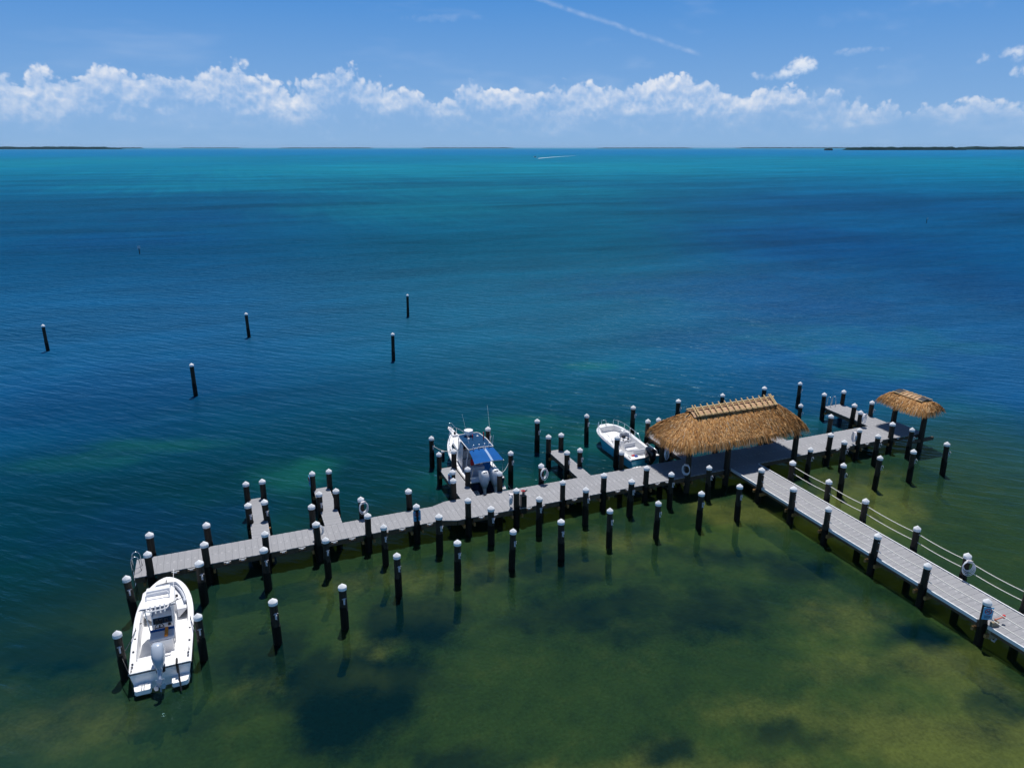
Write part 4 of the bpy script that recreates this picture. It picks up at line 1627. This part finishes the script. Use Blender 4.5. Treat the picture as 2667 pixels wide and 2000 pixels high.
# console
c1 = small(b1, 'console', 'gelcoat', lambda m_: m_.loft([[(-.42, 2.75, .34), (.42, 2.75, .34), (.4, 3.75, .34), (-.4, 3.75, .34)], [(-.42, 2.78, 1.05), (.42, 2.78, 1.05), (.38, 3.7, .95), (-.38, 3.7, .95)], [(-.4, 2.95, 1.32), (.4, 2.95, 1.32), (.34, 3.4, 1.28), (-.34, 3.4, 1.28)]], close=True, capB=True))
small(c1, 'dash_panel', 'smoke_glass', lambda m_: m_.add([(-.36, 2.785, 1.08), (.36, 2.785, 1.08), (.36, 2.925, 1.29), (-.36, 2.925, 1.29)], [(0, 1, 2, 3)]))
for x in (-.22, -.05, .14):
    small(c1, 'gauge', 'black', lambda m_: m_.box(x - .06, x + .06, 2.74, 2.86, 1.13, 1.26))
small(c1, 'steering_wheel', 'black', lambda m_: (m_.tube([(-.12 + .17 * math.cos(t), 2.62 + .06 * math.sin(t), 1.0 + .16 * math.sin(t)) for t in np.linspace(0, 6.28, 17)[:-1]], .016, 5, closed=True), m_.cyl((-.12, 2.62, 1.0), (-.12, 2.78, 1.02), .03), m_.box(-.27, .03, 2.61, 2.63, .985, 1.015)), True)
small(c1, 'throttle', 'black', lambda m_: (m_.box(.2, .32, 2.68, 2.8, .98, 1.05), m_.cyl((.26, 2.72, 1.05), (.24, 2.66, 1.2), .02)))
small(c1, 'forward_seat', 'vinyl_white', lambda m_: (m_.box(-.36, .36, 3.75, 4.2, .34, .72, bev=.04)))
small(c1, 'windshield', 'clear_curtain', lambda m_: m_.loft([[(-.4, 3.0, 1.3), (-.34, 3.42, 1.27), (.34, 3.42, 1.27), (.4, 3.0, 1.3)], [(-.37, 2.98, 1.62), (-.31, 3.3, 1.6), (.31, 3.3, 1.6), (.37, 2.98, 1.62)]]))
# leaning post with towel
lp = small(b1, 'leaning_post', 'gelcoat', lambda m_: m_.box(-.38, .38, 1.75, 2.15, .34, .95, bev=.03))
small(lp, 'seat_cushion', 'vinyl', lambda m_: m_.box(-.44, .46, 1.72, 2.26, .95, 1.08, bev=.04))
small(lp, 'backrest', 'canvas_blue', lambda m_: m_.box(-.44, .46, 2.24, 2.3, 1.05, 1.16, bev=.015))
small(lp, 'towel', 'orange', lambda m_: (m_.box(.12, .24, 1.71, 2.31, 1.083, 1.17, bev=.01)))
small(lp, 'grab_rail', 'steel', lambda m_: m_.tube([(-.42, 1.74, .5), (-.42, 1.68, .95), (-.3, 1.62, 1.0), (.3, 1.62, 1.0), (.42, 1.68, .95), (.42, 1.74, .5)], .018, 6), True)
# hard top
ht = small(b1, 't_top', 'gelcoat', lambda m_: m_.loft([[(-.66, 2.45, 2.30), (-.3, 2.36, 2.33), (.3, 2.36, 2.33), (.66, 2.45, 2.30), (.62, 3.7, 2.30), (.45, 4.02, 2.29), (-.45, 4.02, 2.29), (-.62, 3.7, 2.30)], [(-.64, 2.47, 2.36), (-.3, 2.38, 2.39), (.3, 2.38, 2.39), (.64, 2.47, 2.36), (.6, 3.68, 2.37), (.43, 4.0, 2.35), (-.43, 4.0, 2.35), (-.6, 3.68, 2.37)]], close=True, capA=True, capB=True))
small(ht, 'edge_trim', 'black', lambda m_: m_.tube([(-.68, 2.44, 2.32), (-.3, 2.34, 2.35), (.3, 2.34, 2.35), (.68, 2.44, 2.32)], .014, 5))
small(ht, 'equipment_pod', 'gelcoat', lambda m_: m_.loft([[(-.46, 3.3, 2.37), (.46, 3.3, 2.37), (.46, 3.85, 2.37), (-.46, 3.85, 2.37)], [(-.44, 3.42, 2.56), (.44, 3.42, 2.56), (.44, 3.8, 2.5), (-.44, 3.8, 2.5)]], close=True, capB=True))
small(ht, 'pod_pad', 'vinyl', lambda m_: m_.add([(-.45, 3.285, 2.385), (.45, 3.285, 2.385), (.40, 3.395, 2.55), (-.40, 3.395, 2.55)], [(0, 1, 2, 3)]))
small(ht, 'top_rail', 'white_metal', lambda m_: m_.tube([(-.43, 2.95, 2.37), (-.43, 3.05, 2.56), (-.35, 3.12, 2.6), (.35, 3.12, 2.6), (.43, 3.05, 2.56), (.43, 2.95, 2.37)], .03, 6), True)
small(ht, 'rod_rack', 'white_metal', lambda m_: (m_.tube([(-.4, 2.38, 2.34), (-.36, 2.2, 2.36), (-.2, 2.13, 2.36), (.2, 2.13, 2.36), (.36, 2.2, 2.36), (.42, 2.38, 2.34)], .028, 6), [m_.cyl((x, 2.16, 2.2), (x, 2.36, 2.46), .03, n=8) for x in (-.24, -.06, .12, .28)]), True)
small(ht, 'antenna', 'white_trim', lambda m_: m_.cyl((.6, 2.5, 2.37), (.58, 4.6, 2.75), .014, .008, 6))
small(ht, 'outrigger', 'dark_metal', lambda m_: m_.cyl((.45, 2.4, 2.4), (.98, 2.55, 2.5), .016, .01, 6))
for (x, y, x2, y2) in ((-.42, 2.9, -.5, 2.55), (.42, 2.9, .5, 2.55), (-.38, 3.6, -.48, 3.6), (.38, 3.6, .48, 3.6)):
    small(ht, 'top_leg', 'white_metal', lambda m_: m_.cyl((x, y, .36), (x2, y2, 2.32), .025, n=8))
ht.location.y = -0.42
# bow clutter, stern
rb = small(b1, 'anchor_rope', 'rope', lambda m_: [m_.tube([(-.12 + (.2 - .02 * i) * math.cos(t), 5.2 + (.17 - .02 * i) * math.sin(t), .92 + .025 * i) for t in np.linspace(0, 6.28, 15)[:-1]], .018, 5, closed=True) for i in range(4)], True)
small(b1, 'bow_step', 'nonskid', lambda m_: m_.box(-.42, .42, 4.75, 5.45, .34, .9, bev=.03))
small(b1, 'bucket', 'white_trim', lambda m_: m_.lathe([(.09, .9), (.12, 1.12), (.1, 1.12), (.08, .93)], 12, (.05, 5.42)), True)
small(b1, 'tackle_tray', 'black', lambda m_: (m_.box(.2, .36, 5.02, 5.16, .9, 1.0), m_.box(.4, .5, 5.0, 5.1, .9, .98)))
small(b1, 'stern_bench', 'gelcoat', lambda m_: (m_.box(-.86, -.34, .25, .95, .34, .86, bev=.03), m_.box(.34, .86, .25, .95, .34, .86, bev=.03), m_.box(-.34, .34, .55, 1.0, .34, .78, bev=.03)))
rod_holders(b1, [(s_ * x, y) for s_ in (-1, 1) for x, y in ((1.0, .55), (1.0, .35), (1.03, 1.4), (1.03, 2.3))] + [(-.9, 3.4), (.95, 3.4)], .9)
for x, y in ((-1.02, .15), (1.02, .8), (-1.05, 2.9), (1.05, 2.95), (0, 6.2)):
    boat_cleat(b1, x, y, sh1(y / 6.55) + .03)
for s_ in (-1, 1):
    pf = small(b1, 'swim_platform', 'gelcoat', lambda m_: m_.loft([[(s_ * .36, 0.02, .16), (s_ * 1.0, 0.02, .16), (s_ * .95, -.42, .16), (s_ * .88, -.5, .16), (s_ * .42, -.5, .16), (s_ * .36, -.44, .16)][::s_], [(s_ * .36, 0.02, .34), (s_ * 1.0, 0.02, .34), (s_ * .94, -.42, .34), (s_ * .87, -.49, .34), (s_ * .42, -.49, .34), (s_ * .37, -.43, .34)][::s_]], close=True, capA=True, capB=True))
    if s_ < 0:
        small(pf, 'folded_ladder', 'steel', lambda m_: (m_.box(-.62, -.59, -.48, -.12, .345, .365), m_.box(-.7, -.67, -.48, -.12, .345, .365), m_.box(-.82, -.5, -.16, -.12, .345, .37)))
small(b1, 'shallow_water_anchor', 'black', lambda m_: (m_.box(.56, .63, -.12, .2, .5, .95), m_.cyl((.6, .2, .98), (.68, -.75, .1), .03, n=6)))
outboard(b1, 0, 0.12, 0.9, math.radians(-40), 1.02, 'cowl_silver', 'cowl_silver')

# ---- boat 2: cabin boat with blue canvas
b2 = thing('cabin_motorboat', 'white cabin fishing boat with blue canvas tops and twin white outboards', 'boat', (13.5, 37.75, 0))
hw2, sh2 = make_hull(b2, 7.0, 1.16, 0.45, 2.0, 0.85, 0.88, 1.42, 0.2, 0.3, (0.1, 0.47), 'hull_navy', tip=0.03)
small(b2, 'cabin_trunk', 'gelcoat', lambda m_: m_.loft([[(-.86, 3.3, 1.0), (.86, 3.3, 1.0), (.72, 5.0, 1.2), (.3, 5.9, 1.33), (-.3, 5.9, 1.33), (-.72, 5.0, 1.2)], [(-.74, 3.3, 1.62), (.74, 3.3, 1.62), (.6, 4.9, 1.6), (.22, 5.6, 1.5), (-.22, 5.6, 1.5), (-.6, 4.9, 1.6)]], close=True, capB=True), True)
small(b2, 'cabin_hatch', 'vinyl_white', lambda m_: m_.box(-.3, .3, 4.3, 4.85, 1.615, 1.66, bev=.03))
small(b2, 'cabin_window', 'smoke_glass', lambda m_: [m_.add([(s_ * .845, 3.6, 1.2), (s_ * .73, 4.9, 1.34), (s_ * .66, 4.85, 1.52), (s_ * .775, 3.6, 1.5)], [(0, 1, 2, 3)]) for s_ in (-1, 1)])
pu = small(b2, 'bow_pulpit', 'gelcoat', lambda m_: m_.prism([(-.2, 6.3), (.2, 6.3), (.13, 7.6), (-.13, 7.6)], 1.42, 1.5))
small(pu, 'anchor', 'galvanised', lambda m_: (m_.box(-.025, .025, 6.9, 7.75, 1.5, 1.56), m_.prism([(-.16, 7.55), (.16, 7.55), (0, 7.95)], 1.44, 1.52), m_.cyl((-.2, 7.4, 1.55), (.2, 7.4, 1.55), .018)))
small(pu, 'windlass', 'black', lambda m_: (m_.lathe([(.08, 1.5), (.08, 1.6), (.05, 1.66)], 10, (0, 6.45))))
for s_ in (-1, 1):
    pts = [(s_ * (hw2(t) - .08), 7 * t, sh2(t) + .38 + .1 * t) for t in np.linspace(.62, .97, 9)]
    rail(b2, [(pts[0][0], pts[0][1] - .1, sh2(.61))] + pts + [(s_ * .1, 7.5, 1.9)], name='bow_rail')
    for t in (.72, .84, .95):
        small(b2, 'rail_post', 'steel', lambda m_: m_.cyl((s_ * (hw2(t) - .08), 7 * t, sh2(t)), (s_ * (hw2(t) - .08), 7 * t, sh2(t) + .38 + .1 * t), .013, n=6))
rail(b2, [(-.1, 7.5, 1.9), (0, 7.62, 1.9), (.1, 7.5, 1.9)], name='bow_rail')
# pilothouse: windscreen, curtains
small(b2, 'windscreen', 'smoke_glass', lambda m_: m_.loft([[(-.84, 2.6, 1.25), (-.72, 3.45, 1.62), (.72, 3.45, 1.62), (.84, 2.6, 1.25)], [(-.8, 2.5, 2.45), (-.62, 3.0, 2.55), (.62, 3.0, 2.55), (.8, 2.5, 2.45)]]))
small(b2, 'side_curtain', 'clear_curtain', lambda m_: [m_.add([(s_ * .95, 2.0, 1.0), (s_ * .9, 3.1, 1.15), (s_ * .78, 2.9, 2.5), (s_ * .84, 2.0, 2.5)], [(0, 1, 2, 3)]) for s_ in (-1, 1)])
tp = small(b2, 'hard_top', 'canvas_navy', lambda m_: m_.loft([[(-.78, 1.15, 2.58), (-.4, 1.12, 2.64), (.4, 1.12, 2.64), (.78, 1.15, 2.58)], [(-.78, 2.3, 2.62), (-.4, 2.3, 2.69), (.4, 2.3, 2.69), (.78, 2.3, 2.62)], [(-.72, 3.5, 2.56), (-.4, 3.55, 2.62), (.4, 3.55, 2.62), (.72, 3.5, 2.56)]]), True)
small(tp, 'top_frame', 'white_metal', lambda m_: m_.tube([(-.8, 1.12, 2.58), (0, 1.08, 2.65), (.8, 1.12, 2.58), (.8, 2.3, 2.62), (.74, 3.4, 2.57), (.6, 3.58, 2.6), (-.6, 3.58, 2.6), (-.74, 3.4, 2.57), (-.8, 2.3, 2.62)], .028, 6, closed=True), True)
small(tp, 'radar_dome', 'gelcoat', lambda m_: m_.lathe([(.1, 2.66), (.12, 2.8), (.27, 2.84), (.3, 2.92), (.28, 3.04), (.12, 3.1)], 18, (-.12, 3.1)), True)
small(tp, 'spreader_light', 'gelcoat', lambda m_: [m_.lathe([(.06, 2.65), (.07, 2.7), (.02, 2.76)], 10, c_) for c_ in ((-.3, 2.55), (.35, 2.75))])
small(tp, 'rod_holder', 'steel', lambda m_: [m_.cyl((x, 1.1, 2.56), (x, 1.0, 2.9), .03, n=8) for x in (-.5, -.15, .2, .5)])
small(tp, 'flag', 'red', lambda m_: (m_.prism([(.50, 2.1), (.58, 2.12), (.54, 2.2)], 2.7, 3.15)))
small(tp, 'pennant', 'red', lambda m_: m_.prism([(-.14, 2.35), (-.06, 2.36), (-.1, 2.44)], 2.75, 3.0))
for (x, y, x2, y2) in ((-.78, 1.15, -.9, 1.5), (.78, 1.15, .9, 1.5), (-.72, 3.3, -.74, 3.4), (.72, 3.3, .74, 3.4)):
    small(tp, 'top_leg', 'white_metal', lambda m_: m_.cyl((x2, y2, 1.0 if y < 2 else 1.6), (x, y, 2.6), .025, n=8))
small(tp, 'antenna', 'white_trim', lambda m_: (m_.cyl((-.5, 1.9, 2.65), (-.55, 3.0, 4.2), .006, .004, 5), m_.cyl((.8, 1.5, 2.6), (1.2, 3.2, 4.5), .007, .004, 5)))
small(tp, 'outrigger', 'white_metal', lambda m_: m_.cyl((.82, 1.4, 2.2), (1.0, 1.6, 3.1), .018, .012, 6))
bm = small(b2, 'bimini', 'canvas_blue', lambda m_: m_.loft([[(-.88, -.25, 2.22), (-.4, -.28, 2.27), (.4, -.28, 2.27), (.95, -.25, 2.22)], [(-.82, .4, 2.40), (-.4, .4, 2.46), (.4, .4, 2.46), (.85, .4, 2.40)], [(-.78, 1.05, 2.52), (-.4, 1.05, 2.58), (.4, 1.05, 2.58), (.78, 1.05, 2.52)]]), True)
small(bm, 'bimini_stripe', 'canvas_pale', lambda m_: m_.loft([[(.16, -.285, 2.278), (.3, -.285, 2.275)], [(.14, .4, 2.468), (.28, .4, 2.466)], [(.12, 1.04, 2.587), (.26, 1.04, 2.585)]]))
for x, xt in ((-1.0, -.88), (1.02, .95)):
    small(bm, 'bimini_pole', 'steel', lambda m_: m_.cyl((x, .2, .9), (xt, -.25, 2.22), .016, n=6))
small(bm, 'rear_bow', 'steel', lambda m_: m_.tube([(-.88, -.26, 2.2), (-.4, -.29, 2.25), (.4, -.29, 2.25), (.95, -.26, 2.2)], .016, 6), True)
small(b2, 'helm_seat', 'red', lambda m_: [m_.box(x - .12, x + .12, 1.55, 1.68, 1.3, 1.7, bev=.03) for x in (-.38, -.02)])
small(b2, 'tackle_station', 'vinyl', lambda m_: (m_.box(-.62, .25, 1.2, 1.6, .3, 1.3, bev=.03)))
small(b2, 'cooler', 'vinyl_white', lambda m_: (m_.box(-.6, .1, .72, 1.1, .3, .78, bev=.03)))
small(b2, 'blue_curtain', 'canvas_blue', lambda m_: m_.box(.32, .82, 1.7, 1.74, .4, 2.2))
small(b2, 'transom_bench', 'vinyl_white', lambda m_: m_.box(-.9, .9, .2, .62, .3, .72, bev=.03))
for s_ in (-1, 1):
    small(b2, 'swim_platform', 'gelcoat', lambda m_: [m_.loft([[(s_ * .62, .02, .14), (s_ * 1.12, .02, .14), (s_ * 1.06, -.42, .14), (s_ * .66, -.46, .14)][::s_], [(s_ * .62, .02, .36), (s_ * 1.12, .02, .36), (s_ * 1.05, -.41, .36), (s_ * .66, -.45, .36)][::s_]], close=True, capA=True, capB=True)])
small(b2, 'platform_bar', 'black', lambda m_: [m_.box(x, x + .03, -.44, .0, .362, .38) for x in (.74, .9, -.78, -.9)])
rod_holders(b2, [(s_ * x, y) for s_ in (-1, 1) for x, y in ((1.04, .6), (1.05, 1.6), (1.06, 2.5))], 1.0)
for x, y in ((-1.05, .2), (1.05, .2), (-.85, 4.6), (.85, 4.6)):
    boat_cleat(b2, x, y, sh2(y / 7) + .03)
outboard(b2, -.33, -.02, .85, math.radians(-10), 1.12, 'cowl_white', 'cowl_white', decal='black')
outboard(b2, .36, -.02, .85, math.radians(-10), 1.12, 'cowl_white', 'cowl_white', decal='black')

# ---- boat 3: blue hull, blunt bow, black outboard
b3 = thing('open_motorboat', 'blunt-bowed blue-hulled open boat with white interior and black outboard', 'boat', (24.28, 37.3, 0))
hw3, sh3 = make_hull(b3, 5.6, 1.12, 0.62, 3.0, 0.5, 0.8, 1.12, 0.22, 0.3, (0.09, 0.93), 'hull_blue', tip=0.35)
small(b3, 'bow_platform', 'nonskid', lambda m_: m_.loft([[(-(hw3(t) - .24), 5.6 * t, .72), (hw3(t) - .24, 5.6 * t, .72)] for t in np.linspace(.66, .925, 8)]))
small(b3, 'bow_platform_front', 'gelcoat', lambda m_: m_.box(-.82, .82, 3.62, 3.69, .3, .72))
c3 = small(b3, 'console', 'gelcoat', lambda m_: m_.loft([[(-.5, 2.35, .3), (.36, 2.35, .3), (.36, 3.1, .3), (-.5, 3.1, .3)], [(-.48, 2.42, 1.1), (.34, 2.42, 1.1), (.32, 3.0, 1.0), (-.46, 3.0, 1.0)], [(-.44, 2.6, 1.22), (.3, 2.6, 1.22), (.28, 2.85, 1.2), (-.42, 2.85, 1.2)]], close=True, capB=True))
small(c3, 'instrument', 'black', lambda m_: (m_.box(-.2, .0, 2.6, 2.75, 1.22, 1.36), m_.box(.06, .2, 2.46, 2.56, 1.1, 1.2), m_.box(-.3, -.22, 2.44, 2.5, 1.1, 1.18)))
small(c3, 'steering_wheel', 'black', lambda m_: m_.tube([(-.1 + .16 * math.cos(t), 2.26 + .05 * math.sin(t), .98 + .15 * math.sin(t)) for t in np.linspace(0, 6.28, 15)[:-1]], .016, 5, closed=True), True)
small(c3, 'windshield', 'clear_curtain', lambda m_: m_.loft([[(-.44, 2.6, 1.2), (-.36, 2.95, 1.1), (.22, 2.95, 1.1), (.3, 2.6, 1.2)], [(-.4, 2.62, 1.52), (-.33, 2.86, 1.48), (.2, 2.86, 1.48), (.27, 2.62, 1.52)]]))
rail(c3, [(.3, 2.45, .6), (.34, 2.5, 1.5), (.3, 2.75, 1.72), (-.44, 2.75, 1.72), (-.48, 2.5, 1.5), (-.46, 2.45, .6)], .018, name='console_rail')
small(b3, 'helm_seat', 'gelcoat', lambda m_: (m_.box(-.46, .36, 1.45, 1.9, .3, .74, bev=.03)))
small(b3, 'seat_backrest', 'vinyl_white', lambda m_: (m_.box(-.46, .36, 1.9, 1.98, .74, 1.12, bev=.02), m_.box(-.46, .36, 1.47, 1.88, .742, .82, bev=.02)))
small(b3, 'stern_seat', 'vinyl_white', lambda m_: (m_.box(-.3, .55, .6, .98, .3, .66, bev=.03), m_.box(-.3, .55, .98, 1.05, .5, .98, bev=.02)))
small(b3, 'stern_deck', 'gelcoat', lambda m_: (m_.box(-.9, -.36, .12, .52, .3, .82), m_.box(.5, .9, .12, .52, .3, .82)))
small(b3, 'life_cushion', 'red', lambda m_: m_.box(-.72, -.52, .42, .6, .824, .9, bev=.03))
small(b3, 'blue_bag', 'blue_fabric', lambda m_: m_.box(-.6, -.42, .26, .42, .824, .92, bev=.03))
for s_ in (-1, 1):
    pts = [(s_ * (hw3(t) - .06), 5.6 * t, sh3(t) + .42) for t in np.linspace(.48, .95, 9)]
    rail(b3, [(pts[0][0], pts[0][1] - .35, sh3(.42) + .03)] + pts + [(pts[-1][0], pts[-1][1] + .05, sh3(.96) + .03)], name='bow_rail')
    for t in (.56, .68, .8, .9):
        small(b3, 'rail_post', 'steel', lambda m_: m_.cyl((s_ * (hw3(t) - .06), 5.6 * t, sh3(t)), (s_ * (hw3(t) - .06), 5.6 * t, sh3(t) + .42), .013, n=6))
    pts = [(s_ * (hw3(.1) - .06), .2, .84), (s_ * (hw3(.1) - .06), .3, 1.06), (s_ * (hw3(.1) - .06), 1.5, 1.1), (s_ * (hw3(.1) - .06), 1.75, .86)]
    if s_ > 0:
        rail(b3, pts, name='stern_rail')
rail(b3, [(-.25, 5.5, 1.15), (-.25, 5.62, 1.45), (.12, 5.62, 1.45), (.12, 5.5, 1.15)], name='anchor_hoop')
rod_holders(b3, [(s_ * 1.0, y) for s_ in (-1, 1) for y in (.5, 1.1, 2.2)], .86)
for x, y in ((-1.0, .3), (1.0, .3), (0, 5.35)):
    boat_cleat(b3, x, y, sh3(y / 5.6) + .03)
outboard(b3, .1, -.02, .78, 0.0, 1.12, 'cowl_black', 'cowl_black')
fd = thing('boat_fender', 'white fender with black bands at the stern of the blue-hulled boat', 'fender', (23.45, 36.95, 0.32))
small(fd, 'fender_body', 'cap_plastic', lambda m_: (m_.lathe([(.04, -.36), (.12, -.3), (.14, 0), (.12, .3), (.04, .36)], 12), m_.xf(Matrix.Rotation(math.pi / 2, 4, 'Y'))), True)
small(fd, 'fender_band', 'black', lambda m_: ([m_.lathe([(.143, z - .012), (.143, z + .012)], 12) for z in (-.12, .12)], m_.xf(Matrix.Rotation(math.pi / 2, 4, 'Y'))))
fd = thing('boat_fender', 'black fender hanging at the port bow of the cabin boat', 'fender', (12.12, 42.5, 0.75))
small(fd, 'fender_body', 'black', lambda m_: m_.lathe([(.03, -.4), (.12, -.34), (.13, .26), (.1, .32)], 12), True)
small(fd, 'fender_top', 'cap_plastic', lambda m_: m_.lathe([(.1, .32), (.08, .4), (.02, .44)], 12), True)


# mooring lines
def line(p0, p1, label, mt='rope', sag=0.15, r=0.016):
    p0 = Vector(p0)
    p1 = Vector(p1)
    b_ = MB()
    b_.tube([p0.lerp(p1, t) - Vector((0, 0, sag * 4 * t * (1 - t))) for t in np.linspace(0, 1, 11)], r, 5)
    tag(b_.build('mooring_line', mt, smooth='all'), label, 'mooring line', 'mooring lines')


line((12.6, 42.2, 1.2), (11.6, 42.7, 1.5), 'white line from the cabin boat port bow to the left outer pile')
line((14.55, 38.2, 1.0), (15.25, 38.6, 1.5), 'white line from the cabin boat stern to the right mooring pile')
line((14.4, 42.3, 1.25), (15.25, 42.8, 1.5), 'white line from the cabin boat starboard bow to the outer pile')
line((14.62, 37.9, 1.0), (14.3, 35.75, 1.05), 'black line from the cabin boat stern to the dock edge', 'black')
line((-4.98, 29.5, 1.0), (-5.2, 27.95, 1.2), 'dark line from the open white boat port side to the left pile', 'black', 0.05)
line((-2.86, 29.5, 1.0), (-2.6, 28.0, 1.3), 'dark line from the open white boat starboard side to the right pile', 'black', 0.05)
line((-4.95, 26.7, .9), (-5.3, 27.75, 1.1), 'dark line from the open white boat port stern to the left pile', 'black', 0.05)

# far speeding motorboat and its wake
mb = thing('speedboat', 'tiny white motorboat speeding across the far bay', 'boat', (622, 1420, 0), math.radians(60))
small(mb, 'hull', 'gelcoat', lambda m_: m_.loft([[(-1.3, 0, 0), (1.3, 0, 0), (1.3, 0, 1.1), (-1.3, 0, 1.1)], [(-1.4, 4.5, .1), (1.4, 4.5, .1), (1.4, 4.5, 1.3), (-1.4, 4.5, 1.3)], [(-.1, 8, .8), (.1, 8, .8), (.1, 8.2, 1.7), (-.1, 8.2, 1.7)]], close=True, capA=True, capB=True))
small(mb, 'cabin', 'black', lambda m_: m_.box(-.9, .9, 2.2, 4.6, 1.2, 2.6, bev=.2))
small(mb, 'roof', 'gelcoat', lambda m_: m_.box(-1.1, 1.1, 1.8, 4.8, 2.7, 2.9))
M = Matrix.Rotation(-HEAD, 4, 'Z')
b_ = MB()
rows_ = []
for i in range(24):
    t = i / 23
    u = 1402 + 100 * t
    v_ = 411.3 - 7.0 * t ** 0.8
    d_ = 20 * 1900 / (v_ - 384) * 1.02
    x_ = tz(u) * d_
    wd = 4.5 * (1 - t) ** 0.7 + 0.3
    rows_.append([(x_, d_ - wd, .03), (x_, d_, .35 * (1 - t) + .05), (x_, d_ + wd, .03)])
b_.loft(rows_)
b_.xf(M)
o = b_.build('boat_wake', 'foam')
o['kind'] = 'stuff'
tag(o, 'thin white wake trailing behind the far speedboat', 'wake')


# moist air over the bay: one even volume round everything below the sky
b_ = MB()
b_.box(-26500, 26500, -26500, 26500, -4.5, 60)
m = bpy.data.materials.new('haze')
m.use_nodes = True
m.node_tree.nodes.clear()
q = NT(m.node_tree)
pv = q.node('ShaderNodeVolumePrincipled')
pv.inputs['Color'].default_value = (0.5, 0.76, 1.0, 1)
pv.inputs['Density'].default_value = 0.000016
out = q.node('ShaderNodeOutputMaterial')
q.l.new(pv.outputs[0], out.inputs['Volume'])
MATS['haze'] = m
o = b_.build('haze', 'haze')
o['kind'] = 'stuff'
